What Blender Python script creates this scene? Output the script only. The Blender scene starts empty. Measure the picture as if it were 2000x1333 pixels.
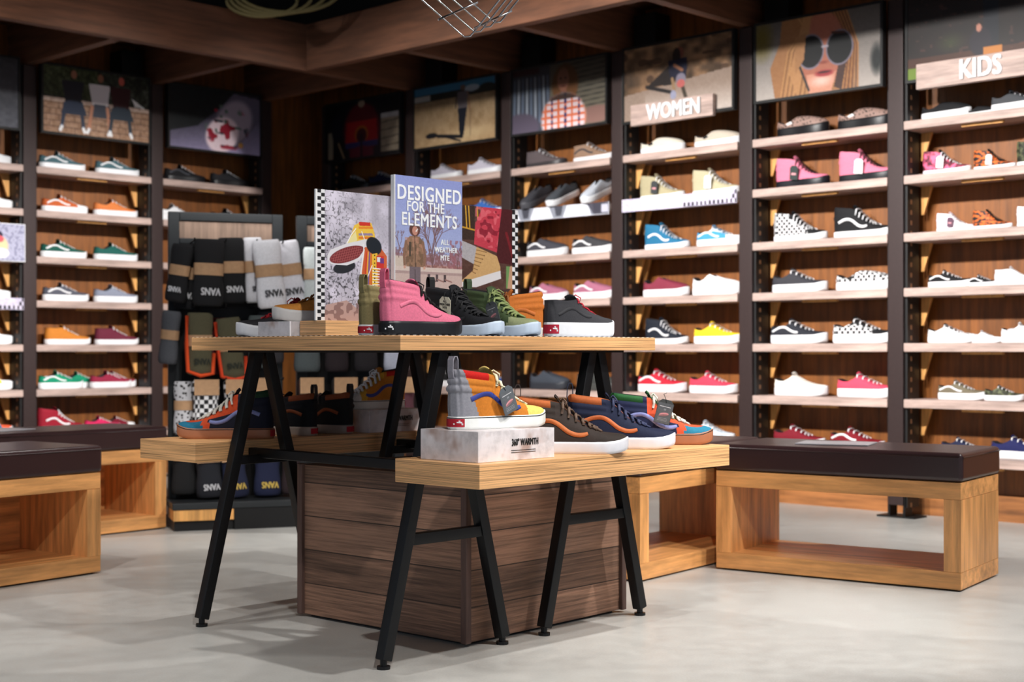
import bpy, bmesh, math, random
import numpy as np
from mathutils import Vector, Matrix, Euler
random.seed(7)
sc = bpy.context.scene
COL = sc.collection

# ------------------------------------------------------------------ camera, world, exposure
# world X runs along the left shelf wall, world Y along the right shelf wall
H = 0.80
FPX, CX, HZ = 2800.0, 1000.0, 685.0
YAW = math.radians(44)
cd = bpy.data.cameras.new('camera'); cam = bpy.data.objects.new('camera', cd); COL.objects.link(cam)
cam.location = (0, 0, H); cam.rotation_euler = (math.radians(90), 0, YAW - math.radians(90))
cd.sensor_width = 36; cd.lens = 36 * FPX / 2000; cd.shift_y = 0.00925
cd.dof.use_dof = True; cd.dof.focus_distance = 3.75; cd.dof.aperture_fstop = 4.0
cd.clip_end = 60
sc.camera = cam
w = bpy.data.worlds.new('world'); sc.world = w; w.use_nodes = True
w.node_tree.nodes['Background'].inputs[0].default_value = (0.62, 0.70, 0.82, 1)
w.node_tree.nodes['Background'].inputs[1].default_value = 0.55
vs = sc.view_settings
vs.view_transform = 'Standard'; vs.look = 'None'; vs.exposure = 0.0; vs.gamma = 1; vs.use_curve_mapping = False
try:
    sc.cycles.use_denoising = True; sc.cycles.max_bounces = 6
except Exception: pass

def spot(name, loc, aim, power, size=60, blend=.6, rad=.05, col=(1, .95, .89)):
    l = bpy.data.lights.new(name, 'SPOT'); o = bpy.data.objects.new(name, l); COL.objects.link(o)
    l.energy = power; l.spot_size = math.radians(size); l.spot_blend = blend; l.shadow_soft_size = rad; l.color = col
    o.location = loc
    o.rotation_euler = (Vector(aim) - Vector(loc)).to_track_quat('-Z', 'Y').to_euler()
    return o
LC = (1, .965, .93)
for y, p in ((2.2, 600), (3.05, 620), (3.9, 640), (4.75, 640), (5.65, 560), (6.6, 190)):
    spot('wall_spot', (2.1, y, 3.12), (6.2, y, 1.1), p, 44, .8, .09, LC)
for x, p in ((2.9, 430), (3.95, 430), (4.95, 400)):
    spot('wall_spot', (x, 3.1, 3.2), (x + .1, 7.9, 1.0), p * 1.75, 33, .75, .07, LC)
spot('table_spot', (3.3, 0.2, 3.35), (2.9, 2.75, .6), 400, 50, .4, .05, LC)
spot('table_spot', (1.2, 0.6, 3.35), (2.6, 2.9, .7), 230, 44, .4, .05, LC)
spot('table_spot', (4.6, 1.0, 3.35), (4.4, 2.6, .2), 330, 52, .3, .05, LC)
spot('bench_spot', (0.9, 3.2, 3.35), (2.2, 4.8, .2), 150, 44, .25, .05, LC)
spot('rack_spot', (2.6, 3.6, 3.35), (3.9, 5.6, .8), 150, 46, .4, .05, LC)
for (x, y, z), (ax, ay), p, sz in (((0.4, 1.9, 3.4), (1.45, 2.35), 90, 30), ((2.0, -0.4, 3.4), (2.1, 1.3), 130, 30), ((3.9, 4.9, 3.4), (3.0, 4.55), 150, 32),
        ((3.9, -0.6, 3.4), (3.6, 1.4), 180, 34), ((2.6, 1.0, 3.4), (3.2, 2.0), 150, 34), ((5.2, 0.4, 3.4), (4.9, 2.2), 170, 36), ((5.4, 3.0, 3.3), (5.2, 4.2), 150, 46),
        ((0.6, 2.9, 3.4), (1.75, 3.35), 80, 17), ((1.2, 3.9, 3.4), (2.15, 3.75), 90, 20), ((2.6, 4.9, 3.4), (2.75, 4.15), 70, 18), ((0.3, 0.4, 3.4), (1.6, 1.6), 90, 17), ((1.5, -0.2, 3.4), (2.3, 1.65), 90, 13), ((3.0, -0.7, 3.4), (3.1, 1.15), 90, 13)):
    spot('floor_spot', (x, y, z), (ax, ay, 0), p, sz, .06, .02, LC)

# ------------------------------------------------------------------ colour and materials
def lin(c):
    return tuple(((v / 12.92) if v <= .04045 else ((v + .055) / 1.055) ** 2.4) for v in [x / 255 for x in c])
MATS = {}
def nt_new(name):
    m = bpy.data.materials.new(name); m.use_nodes = True
    nt = m.node_tree; b = nt.nodes['Principled BSDF']
    return m, nt, b
def mat(name, col, rough=.6, metal=0, kind='plain', bump=.0, scale=60, spec=.5):
    key = (name, tuple(col), kind)
    if key in MATS: return MATS[key]
    m, nt, b = nt_new(name); N = nt.nodes; L = nt.links
    c = lin(col)
    b.inputs['Roughness'].default_value = rough; b.inputs['Metallic'].default_value = metal
    b.inputs['Specular IOR Level'].default_value = spec
    tc = N.new('ShaderNodeTexCoord')
    def noise(sc_, det=3, vec=None, rgh=.55):
        n = N.new('ShaderNodeTexNoise'); n.inputs['Scale'].default_value = sc_; n.inputs['Detail'].default_value = det
        n.inputs['Roughness'].default_value = rgh
        L.new(vec or tc.outputs['Object'], n.inputs['Vector']); return n
    def mapping(s):
        mp = N.new('ShaderNodeMapping'); mp.inputs['Scale'].default_value = s
        L.new(tc.outputs['Object'], mp.inputs['Vector']); return mp.outputs['Vector']
    def ramp(fac, stops):
        r = N.new('ShaderNodeValToRGB'); el = r.color_ramp.elements
        while len(el) > 1: el.remove(el[-1])
        el[0].position = stops[0][0]; el[0].color = (*stops[0][1], 1)
        for p, cc in stops[1:]:
            e = el.new(p); e.color = (*cc, 1)
        L.new(fac, r.inputs['Fac']); return r.outputs['Color']
    def sh(f): return tuple(min(1, x * f) for x in c)
    if kind == 'plain':
        am = .02 if ('rubber' in name or 'paint' in name) else .09
        n = noise(scale); col_o = ramp(n.outputs['Fac'], [(.3, sh(1 - am)), (.7, sh(1 + am * .9))]); L.new(col_o, b.inputs['Base Color'])
        if bump:
            bp = N.new('ShaderNodeBump'); bp.inputs['Strength'].default_value = bump; bp.inputs['Distance'].default_value = .002
            L.new(n.outputs['Fac'], bp.inputs['Height']); L.new(bp.outputs[0], b.inputs['Normal'])
    elif kind in ('grainx', 'grainy', 'grainz'):
        s = {'grainx': (1.2, 14, 14), 'grainy': (14, 1.2, 14), 'grainz': (14, 14, 1.2)}[kind]
        n = noise(2.2, 6, mapping(s), .65); n2 = noise(1.1, 2)
        mx = N.new('ShaderNodeMath'); mx.operation = 'MULTIPLY_ADD'; L.new(n2.outputs['Fac'], mx.inputs[0]); mx.inputs[1].default_value = .35
        L.new(n.outputs['Fac'], mx.inputs[2])
        L.new(ramp(mx.outputs[0], [(.42, sh(.5)), (.62, sh(.95)), (.82, sh(1.4))]), b.inputs['Base Color'])
        bp = N.new('ShaderNodeBump'); bp.inputs['Strength'].default_value = .25; bp.inputs['Distance'].default_value = .004
        L.new(n.outputs['Fac'], bp.inputs['Height']); L.new(bp.outputs[0], b.inputs['Normal'])
    elif kind == 'plywood':      # stacked laminations on the edge, pale veneer with long grain on the faces
        wv = N.new('ShaderNodeTexNoise'); wv.noise_dimensions = '3D'; wv.inputs['Scale'].default_value = 1.0; wv.inputs['Detail'].default_value = 2
        L.new(mapping((3.5, 3.5, 760)), wv.inputs['Vector'])
        g = noise(3, 5, mapping((6, 6, 6)), .6)
        e = ramp(wv.outputs['Fac'], [(.30, sh(.30)), (.42, sh(.62)), (.52, sh(.98)), (.68, sh(1.2))])
        f = ramp(g.outputs['Fac'], [(.3, sh(.92)), (.7, sh(1.15))])
        geo = N.new('ShaderNodeNewGeometry'); sp = N.new('ShaderNodeSeparateXYZ'); L.new(geo.outputs['True Normal'], sp.inputs[0])
        ab = N.new('ShaderNodeMath'); ab.operation = 'ABSOLUTE'; L.new(sp.outputs['Z'], ab.inputs[0])
        gt = N.new('ShaderNodeMath'); gt.operation = 'GREATER_THAN'; gt.inputs[1].default_value = .7; L.new(ab.outputs[0], gt.inputs[0])
        mx = N.new('ShaderNodeMix'); mx.data_type = 'RGBA'; L.new(gt.outputs[0], mx.inputs['Factor']); L.new(e, mx.inputs['A']); L.new(f, mx.inputs['B'])
        L.new(mx.outputs['Result'], b.inputs['Base Color'])
    elif kind == 'planks':       # weathered boards stacked along z, one tone per board
        sx = N.new('ShaderNodeSeparateXYZ'); L.new(tc.outputs['Object'], sx.inputs[0])
        dv = N.new('ShaderNodeMath'); dv.operation = 'DIVIDE'; dv.inputs[1].default_value = scale; L.new(sx.outputs['Z'], dv.inputs[0])
        fl = N.new('ShaderNodeMath'); fl.operation = 'FLOOR'; L.new(dv.outputs[0], fl.inputs[0])
        fr = N.new('ShaderNodeMath'); fr.operation = 'FRACT'; L.new(dv.outputs[0], fr.inputs[0])
        ad = N.new('ShaderNodeVectorMath'); ad.operation = 'MULTIPLY_ADD'; ad.inputs[1].default_value = (2.2, 2.2, 95)
        cb = N.new('ShaderNodeCombineXYZ'); L.new(fl.outputs[0], cb.inputs[0]); L.new(fl.outputs[0], cb.inputs[1])
        L.new(tc.outputs['Object'], ad.inputs[0]); L.new(cb.outputs[0], ad.inputs[2])
        n = noise(1.5, 7, ad.outputs[0], .7)
        wn = N.new('ShaderNodeTexWhiteNoise'); wn.noise_dimensions = '1D'; L.new(fl.outputs[0], wn.inputs['W'])
        n2 = noise(2.6, 2)
        s1 = N.new('ShaderNodeMath'); s1.operation = 'MULTIPLY_ADD'; s1.inputs[1].default_value = .22; L.new(wn.outputs['Value'], s1.inputs[0]); L.new(n.outputs['Fac'], s1.inputs[2])
        s2 = N.new('ShaderNodeMath'); s2.operation = 'MULTIPLY_ADD'; s2.inputs[1].default_value = .3; L.new(n2.outputs['Fac'], s2.inputs[0]); L.new(s1.outputs[0], s2.inputs[2])
        o = ramp(s2.outputs[0], [(.55, sh(.38)), (.74, sh(.92)), (.96, sh(1.9))])
        gp = N.new('ShaderNodeMath'); gp.operation = 'COMPARE'; gp.inputs[1].default_value = 0.0; gp.inputs[2].default_value = .035; L.new(fr.outputs[0], gp.inputs[0])
        mx = N.new('ShaderNodeMix'); mx.data_type = 'RGBA'; L.new(gp.outputs[0], mx.inputs['Factor']); L.new(o, mx.inputs['A']); mx.inputs['B'].default_value = (*sh(.22), 1)
        L.new(mx.outputs['Result'], b.inputs['Base Color'])
        bp = N.new('ShaderNodeBump'); bp.inputs['Strength'].default_value = .35; bp.inputs['Distance'].default_value = .004
        L.new(n.outputs['Fac'], bp.inputs['Height']); L.new(bp.outputs[0], b.inputs['Normal'])
    elif kind == 'concrete':
        n = noise(.9, 5); n2 = noise(14, 6, None, .7); n3 = noise(160, 2)
        s1 = N.new('ShaderNodeMath'); s1.operation = 'MULTIPLY_ADD'; s1.inputs[1].default_value = .35; L.new(n2.outputs['Fac'], s1.inputs[0]); L.new(n.outputs['Fac'], s1.inputs[2])
        s2 = N.new('ShaderNodeMath'); s2.operation = 'MULTIPLY_ADD'; s2.inputs[1].default_value = .25; L.new(n3.outputs['Fac'], s2.inputs[0]); L.new(s1.outputs[0], s2.inputs[2])
        L.new(ramp(s2.outputs[0], [(.52, sh(.70)), (.78, sh(1.0)), (1.0, sh(1.16))]), b.inputs['Base Color'])
        L.new(ramp(n2.outputs['Fac'], [(.3, (.28,) * 3), (.7, (.42,) * 3)]), b.inputs['Roughness'])
        bp = N.new('ShaderNodeBump'); bp.inputs['Strength'].default_value = .06; bp.inputs['Distance'].default_value = .002
        L.new(n3.outputs['Fac'], bp.inputs['Height']); L.new(bp.outputs[0], b.inputs['Normal'])
    elif kind == 'checker':
        ck = N.new('ShaderNodeTexChecker'); ck.inputs['Scale'].default_value = scale
        mp = N.new('ShaderNodeMapping'); mp.inputs['Location'].default_value = (.5 / scale + .0013, .0013, .0017); L.new(tc.outputs['Object'], mp.inputs['Vector'])
        L.new(mp.outputs[0], ck.inputs['Vector']); ck.inputs['Color1'].default_value = (*c, 1); ck.inputs['Color2'].default_value = (.012, .012, .014, 1)
        L.new(ck.outputs['Color'], b.inputs['Base Color'])
    elif kind == 'spots':        # small dark printed motif on a pale cloth
        v = N.new('ShaderNodeTexVoronoi'); v.inputs['Scale'].default_value = scale; L.new(tc.outputs['Object'], v.inputs['Vector'])
        L.new(ramp(v.outputs['Distance'], [(.0, (.01, .01, .01)), (.30, (.015, .012, .01)), (.38, c)]), b.inputs['Base Color'])
    elif kind == 'camo':
        n = noise(scale, 2)
        L.new(ramp(n.outputs['Fac'], [(.40, sh(.15)), (.46, sh(.5)), (.52, sh(1)), (.58, sh(1.9))]), b.inputs['Base Color'])
    elif kind == 'flames':
        n = noise(scale, 2, mapping((1, 1, 2.2)))
        L.new(ramp(n.outputs['Fac'], [(.46, (.012, .011, .012)), (.52, c), (.62, sh(1.5))]), b.inputs['Base Color'])
    elif kind == 'shearling':    # pale fleecy photo print with brown creases
        n = noise(scale, 5, None, .6); n2 = noise(scale * .45, 3)
        a = ramp(n.outputs['Fac'], [(.32, sh(.75)), (.5, c), (.68, sh(1.1))])
        f = ramp(n2.outputs['Fac'], [(.56, (0, 0, 0)), (.72, (.75,) * 3)])
        mx = N.new('ShaderNodeMix'); mx.data_type = 'RGBA'; L.new(f, mx.inputs['Factor']); L.new(a, mx.inputs['A']); mx.inputs['B'].default_value = (.36, .20, .14, 1)
        L.new(mx.outputs['Result'], b.inputs['Base Color'])
    elif kind == 'slotted':      # pressed steel strip with a column of pale slots
        sx = N.new('ShaderNodeSeparateXYZ'); L.new(tc.outputs['Object'], sx.inputs[0])
        def mth(op, a, b_=None, c_=None):
            q = N.new('ShaderNodeMath'); q.operation = op
            for i_, v_ in enumerate((a, b_, c_)):
                if v_ is None: continue
                if isinstance(v_, (int, float)): q.inputs[i_].default_value = v_
                else: L.new(v_, q.inputs[i_])
            return q.outputs[0]
        fz = mth('FRACT', mth('MULTIPLY', sx.outputs['Z'], 20)); a_ = mth('LESS_THAN', fz, .42)
        b_y = mth('COMPARE', sx.outputs['Y'], .058, .008); f_ = mth('MULTIPLY', a_, b_y)
        mx = N.new('ShaderNodeMix'); mx.data_type = 'RGBA'; L.new(f_, mx.inputs['Factor']); mx.inputs['A'].default_value = (*c, 1); mx.inputs['B'].default_value = (*lin((150, 110, 78)), 1)
        L.new(mx.outputs['Result'], b.inputs['Base Color'])
    elif kind == 'print':
        at = N.new('ShaderNodeAttribute'); at.attribute_name = 'ink'; L.new(at.outputs['Color'], b.inputs['Base Color'])
    MATS[key] = m
    return m
M_FASCIA = mat('stained_timber', (98, 62, 42), .6, kind='grainx')
M_FASCIAY = mat('stained_timber', (98, 62, 42), .6, kind='grainy')
M_PANEL = mat('brown_panel', (122, 72, 28), .45, kind='grainz')
M_SHELF = mat('whitewashed_board', (176, 153, 144), .5, kind='grainx')
M_BRACKET = mat('raw_pine', (205, 150, 84), .5, kind='grainz')
M_POST = mat('dark_brown_steel', (52, 38, 37), .45, metal=.2)
M_SLOT = mat('black_steel', (22, 22, 23), .5, metal=.4)
M_LEG = mat('matt_black_steel', (20, 21, 23), .42, metal=.4)
M_PLY = mat('plywood', (226, 174, 120), .42, kind='plywood')
M_BENCH = mat('bench_ply', (214, 154, 94), .4, kind='grainx')
M_BENCHZ = mat('bench_ply', (214, 154, 94), .4, kind='grainz')
M_LEATHER = mat('brown_leather', (52, 34, 35), .30, bump=.12, scale=220)
M_BOX = mat('weathered_planks', (138, 104, 84), .62, kind='planks', scale=.1005)
M_FLOOR = mat('polished_concrete', (182, 182, 178), .35, kind='concrete')
M_CEIL = mat('dark_ceiling', (40, 38, 36), .9)
M_FRAME = mat('black_frame', (16, 17, 18), .4)
M_PRINT = mat('printed_picture', (200, 200, 200), .38, kind='print')
M_CHROME = mat('steel_wire', (190, 190, 192), .22, metal=1)
M_WHITE = mat('white_paint', (236, 236, 238), .5)
M_KRAFT = mat('kraft_card', (190, 150, 112), .7)
M_RACK = mat('charcoal_metal', (34, 38, 41), .5, metal=.2)
M_CARD = mat('fleecy_print_card', (226, 220, 222), .5, kind='shearling', scale=22)
M_INK = mat('black_ink', (18, 18, 18), .6)

# ------------------------------------------------------------------ mesh helpers
class MB:
    def __init__(s): s.v = []; s.f = []
    def add(s, vs, fs):
        n = len(s.v); s.v += [tuple(p) for p in vs]; s.f += [tuple(i + n for i in f) for f in fs]; return s
    def box(s, x0, x1, y0, y1, z0, z1):
        return s.add([(x0, y0, z0), (x1, y0, z0), (x1, y1, z0), (x0, y1, z0), (x0, y0, z1), (x1, y0, z1), (x1, y1, z1), (x0, y1, z1)],
                     [(0, 3, 2, 1), (4, 5, 6, 7), (0, 1, 5, 4), (1, 2, 6, 5), (2, 3, 7, 6), (3, 0, 4, 7)])
    def bar(s, a, b, w, h, up=(0, 1, 0)):
        a = Vector(a); b = Vector(b); d = (b - a).normalized(); u = Vector(up); u = (u - d * u.dot(d)).normalized(); r = d.cross(u)
        vs = [p + r * (i * w / 2) + u * (j * h / 2) for p in (a, b) for i, j in ((-1, -1), (1, -1), (1, 1), (-1, 1))]
        return s.add(vs, [(0, 1, 2, 3), (7, 6, 5, 4), (0, 4, 5, 1), (1, 5, 6, 2), (2, 6, 7, 3), (3, 7, 4, 0)])
    def tube(s, pts, r, n=8, flat=1.0, closed=False):
        pts = [Vector(p) for p in pts]; rings = []
        m = len(pts); up = Vector((0, 0, 1))
        for i, p in enumerate(pts):
            t = (pts[(i + 1) % m] - pts[i - 1]) if closed else (pts[min(i + 1, m - 1)] - pts[max(i - 1, 0)])
            t.normalize(); a = t.cross(up)
            if a.length < .05: a = t.cross(Vector((1, 0, 0)))
            a.normalize(); b = a.cross(t)
            rings.append([p + a * math.cos(2 * math.pi * k / n) * r + b * math.sin(2 * math.pi * k / n) * r * flat for k in range(n)])
        vs = [q for R in rings for q in R]; fs = []
        for i in range(m if closed else m - 1):
            j = (i + 1) % m
            for k in range(n):
                k2 = (k + 1) % n; fs.append((i * n + k, j * n + k, j * n + k2, i * n + k2))
        if not closed: fs += [tuple(range(n - 1, -1, -1)), tuple((m - 1) * n + k for k in range(n))]
        return s.add(vs, fs)
    def mesh(s, name, smooth=False):
        me = bpy.data.meshes.new(name); me.from_pydata(s.v, [], s.f); me.update()
        if smooth:
            for p in me.polygons: p.use_smooth = True
        return me
    def build(s, name, m, parent=None, smooth=False, bevel=0, loc=None, yaw=0, seg=2):
        return obj(name, s.mesh(name, smooth), m, parent, bevel, loc, yaw, seg)
def obj(name, me, m, parent=None, bevel=0, loc=None, yaw=0, seg=2):
    o = bpy.data.objects.new(name, me); COL.objects.link(o)
    if not me.materials: me.materials.append(None)
    o.material_slots[0].link = 'OBJECT'; o.material_slots[0].material = m
    if parent: o.parent = parent
    if loc: o.location = loc
    if yaw: o.rotation_euler = (0, 0, math.radians(yaw))
    if bevel:
        b = o.modifiers.new('bevel', 'BEVEL'); b.width = bevel; b.segments = seg; b.limit_method = 'ANGLE'
        for p in me.polygons: p.use_smooth = True
        try:
            n = o.modifiers.new('wn', 'WEIGHTED_NORMAL'); n.keep_sharp = True
        except Exception: pass
    return o
LABELS = {}
def tag(o, label, cat, group=None, kind=None):
    if label: o['label'] = label; LABELS.setdefault(label, []).append(o.name)
    if cat: o['category'] = cat
    if group: o['group'] = group
    if kind: o['kind'] = kind
    return o
def thing(name, label, cat, loc=(0, 0, 0), yaw=0, group=None):
    o = bpy.data.objects.new(name, None); COL.objects.link(o); o.empty_display_size = .05
    o.location = loc; o.rotation_euler = (0, 0, math.radians(yaw)); tag(o, label, cat, group); return o
def struct(o): o['kind'] = 'structure'; return o
def text_mesh(body, size, off=.0, ext=.001, sx=1.0, spacing=1.0, line=1.0):
    c = bpy.data.curves.new('t', 'FONT'); c.body = body; c.size = size; c.align_x = 'CENTER'; c.align_y = 'CENTER'
    c.offset = off; c.extrude = ext; c.space_character = spacing; c.space_line = line; c.resolution_u = 3
    t = bpy.data.objects.new('t', c); COL.objects.link(t)
    me = bpy.data.meshes.new_from_object(t); bpy.data.objects.remove(t); bpy.data.curves.remove(c)
    for v in me.vertices:                     # stand it up: x right, z up, facing -y
        x, y, z = v.co; v.co = (x * sx, -z, y)
    return me
def lettering(body, size, parent, x, y, z, m, off=.0, ext=.001, sx=1.0, name='lettering', roll=0, spacing=1.0, line=1.0):
    me = text_mesh(body, size, 0, ext, sx, spacing, line)
    if off:      # heavier strokes: the same glyphs again, a hair to each side
        vs = [tuple(v.co) for v in me.vertices]; fs = [tuple(p.vertices) for p in me.polygons]; b = MB()
        for i, (dx, dz) in enumerate(((-1, -.5), (1, -.5), (-1, .5), (1, .5), (0, 0))): b.add([(px + dx * off, py - .00003 * i, pz + dz * off) for px, py, pz in vs], fs)
        me = b.mesh(name)
    me.name = name; me.materials.clear()
    o = obj(name, me, m, parent); o.location = (x, y, z); o.rotation_euler = (0, math.radians(roll), 0); return o
def sub(o, cuts_angle=None): return o

# ------------------------------------------------------------------ printed pictures (vertex colour grids)
class Pic:
    def __init__(s, w, h, nx, bg=(128, 128, 128), seed=1):
        s.w, s.h = w, h; s.nx = nx; s.ny = max(4, int(nx * h / w)); s.rng = np.random.RandomState(seed)
        s.U, s.V = np.meshgrid(np.linspace(0, 1, s.nx + 1), np.linspace(0, 1, s.ny + 1)); s.a = w / h
        s.C = np.zeros((s.ny + 1, s.nx + 1, 3)) + np.array(bg, float)
    def put(s, m, c, k=1.0):
        m = np.clip(np.asarray(m, float), 0, 1)[..., None] * k; s.C = s.C * (1 - m) + np.array(c, float) * m
    def ell(s, cx, cy, rx, ry, c, rot=0, soft=.15, k=1):
        x = (s.U - cx) * s.a; y = s.V - cy; t = math.radians(rot)
        X = (x * math.cos(t) + y * math.sin(t)) / (rx * s.a); Y = (-x * math.sin(t) + y * math.cos(t)) / ry
        s.put((1 - np.sqrt(X * X + Y * Y)) / soft, c, k)
    def poly(s, pts, c, k=1):
        ins = np.zeros_like(s.U, bool); n = len(pts)
        for i in range(n):
            x1, y1 = pts[i]; x2, y2 = pts[(i + 1) % n]
            if y1 == y2: continue
            cnd = ((y1 > s.V) != (y2 > s.V)) & (s.U < (x2 - x1) * (s.V - y1) / (y2 - y1) + x1); ins ^= cnd
        s.put(ins.astype(float), c, k)
    def line(s, pts, wd, c, k=1):
        for (x1, y1), (x2, y2) in zip(pts, pts[1:]):
            dx = (x2 - x1) * s.a; dy = y2 - y1; L2 = dx * dx + dy * dy + 1e-9
            t = np.clip((((s.U - x1) * s.a) * dx + (s.V - y1) * dy) / L2, 0, 1)
            d = np.hypot((s.U - x1) * s.a - t * dx, (s.V - y1) - t * dy)
            s.put((wd - d) / (wd * .4), c, k)
    def rect(s, x0, y0, x1, y1, c, k=1): s.put(((s.U >= x0) & (s.U <= x1) & (s.V >= y0) & (s.V <= y1)).astype(float), c, k)
    def noise(s, fx, fy):
        g = s.rng.rand(int(fy) + 3, int(fx) + 3); x = s.U * fx; y = np.clip(s.V, 0, 1) * fy
        xi = x.astype(int); yi = y.astype(int); tx = x - xi; ty = y - yi; tx = tx * tx * (3 - 2 * tx); ty = ty * ty * (3 - 2 * ty)
        return (g[yi, xi] * (1 - tx) + g[yi, xi + 1] * tx) * (1 - ty) + (g[yi + 1, xi] * (1 - tx) + g[yi + 1, xi + 1] * tx) * ty
    def grain(s, f, amt, m=None):
        n = (s.noise(f * s.a, f) - .5) * 2 * amt; s.C += (n if m is None else n * m)[..., None]
    def mul(s, f): s.C = s.C * f[..., None]
    def build(s, name, parent, x0, y, z0, gain=1.0):
        X = x0 + s.U * s.w; Z = z0 + (1 - s.V) * s.h
        vs = np.stack([X, np.full_like(X, y), Z], -1).reshape(-1, 3); nx = s.nx + 1
        fs = [(j * nx + i, (j + 1) * nx + i, (j + 1) * nx + i + 1, j * nx + i + 1) for j in range(s.ny) for i in range(s.nx)]
        me = bpy.data.meshes.new(name); me.from_pydata(vs.tolist(), [], fs); me.update()
        c = np.clip(s.C * gain, 0, 255) / 255; c = np.where(c <= .04045, c / 12.92, ((c + .055) / 1.055) ** 2.4)
        rgba = np.concatenate([c.reshape(-1, 3), np.ones((c.shape[0] * c.shape[1], 1))], 1)
        at = me.color_attributes.new('ink', 'FLOAT_COLOR', 'POINT'); at.data.foreach_set('color', rgba.astype(np.float32).ravel())
        return obj(name, me, M_PRINT, parent)

def pic_friends(w, h):
    p = Pic(w, h, 150, (30, 34, 26), 3); p.grain(14, 22); p.rect(0, 0, .5, .45, (44, 52, 24), .6); p.grain(30, 14)
    p.rect(0, .52, 1, 1, (128, 100, 80)); p.rect(0, .48, 1, .54, (150, 130, 118))
    for j in range(5):
        for i in range(8): p.line([(i / 7 + (j % 2) * .06, .55 + j * .09), (i / 7 + (j % 2) * .06, .64 + j * .09)], .008, (84, 62, 50))
        p.line([(0, .55 + j * .09), (1, .55 + j * .09)], .008, (84, 62, 50))
    p.grain(24, 16)
    for cx, top, leg, skin in ((.28, (18, 20, 28), (38, 46, 62), (120, 80, 62)), (.53, (176, 170, 172), (52, 56, 66), (110, 72, 54)), (.73, (40, 10, 14), (34, 44, 54), (150, 70, 60))):
        p.ell(cx, .10, .03, .07, skin); p.poly([(cx - .09, .2), (cx + .08, .2), (cx + .07, .52), (cx - .07, .52)], top)
        p.poly([(cx - .08, .5), (cx + .08, .5), (cx + .12, .7), (cx - .12, .7)], leg)
        for d in (-.10, .08):
            p.line([(cx + d * .8, .55), (cx + d * 1.1, .88)], .035, leg if cx != .53 else (150, 104, 82)); p.line([(cx + d * 1.1, .9), (cx + d * 1.25, .95)], .03, (205, 215, 235))
            p.line([(cx + d * 1.0, .22), (cx + d * .7, .5)], .025, top)
    p.poly([(.83, .34), (.97, .48), (.86, .46)], (200, 200, 200)); return p
def pic_floral(w, h):
    p = Pic(w, h, 130, (34, 36, 42), 5)
    p.C[:] = np.array([70, 66, 82]) ; p.mul(.35 + 1.5 * np.clip(p.V - .35 + .35 * p.U, 0, 1)); p.poly([(0, 0), (.75, 0), (.30, .62), (0, .75)], (12, 16, 18)); p.grain(30, 4)
    p.poly([(.70, .02), (1, .06), (1, .40), (.72, .95), (.45, .85), (.40, .55)], (66, 62, 76))
    p.ell(.70, .50, .20, .46, (120, 110, 122), 42, .2); p.ell(.57, .72, .21, .30, (184, 166, 172), -35, .15); n = p.noise(16, 12); e = ((1 - np.hypot((p.U - .62) / .26, (p.V - .58) / .42)) * 5).clip(0, 1)
    p.put((n > .70) * e, (120, 24, 40)); p.put((p.noise(14, 10) > .78) * e, (26, 36, 44)); p.put((p.noise(18, 12) > .8) * e, (70, 84, 76))
    p.ell(.78, .86, .03, .05, (150, 110, 60)); return p
def pic_backpack(w, h):
    p = Pic(w, h, 120, (8, 9, 12), 7); p.rect(.76, .3, 1, .95, (150, 136, 116)); p.rect(.76, .3, 1, .38, (170, 170, 172)); p.grain(12, 10)
    for i in range(4): p.line([(.76, .45 + i * .14), (1, .42 + i * .14)], .012, (70, 60, 50))
    p.rect(.04, .5, .10, .97, (130, 118, 100)); p.line([(.18, .7), (.26, .98)], .03, (130, 110, 84)); p.ell(.16, .42, .08, .3, (14, 16, 30))
    p.ell(.50, .52, .27, .52, (84, 10, 22)); p.ell(.5, .06, .05, .07, (150, 130, 110)); p.poly([(.30, .36), (.70, .36), (.72, .72), (.28, .72)], (150, 14, 18))
    p.ell(.5, .6, .10, .17, (160, 90, 20)); p.ell(.5, .62, .075, .14, (60, 8, 16)); p.rect(.28, .72, .72, .82, (40, 40, 90)); p.ell(.5, .95, .18, .16, (90, 14, 34)); p.rect(.485, .6, .515, 1, (14, 10, 20)); return p
def pic_desert(w, h):
    p = Pic(w, h, 150, (168, 140, 104), 9); p.mul(.62 + .5 * p.V); p.grain(10, 12); p.grain(40, 8)
    p.rect(0, 0, 1, .13, (40, 92, 122)); p.rect(0, .12, 1, .24, (22, 26, 22)); p.rect(0, .13, .2, .23, (140, 140, 136)); p.ell(.72, .13, .1, .06, (140, 150, 160)); p.ell(.9, .16, .1, .08, (30, 34, 30))
    p.ell(.70, .86, .36, .14, (206, 180, 138), 0, .8, .7)
    p.ell(.61, .10, .035, .05, (90, 70, 60)); p.poly([(.54, .16), (.67, .16), (.66, .46), (.55, .46)], (84, 78, 82)); p.line([(.67, .18), (.70, .5)], .016, (120, 84, 66)); p.line([(.54, .18), (.52, .42)], .016, (20, 22, 30))
    p.poly([(.55, .44), (.66, .44), (.62, .88), (.57, .88)], (16, 22, 34)); p.line([(.70, .5), (.70, .9)], .01, (90, 70, 54))
    p.line([(.6, .9), (.3, .84)], .035, (14, 18, 26)); p.ell(.22, .82, .08, .05, (14, 18, 26)); p.line([(.58, .97), (.38, .86)], .02, (14, 18, 26)); return p
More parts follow.
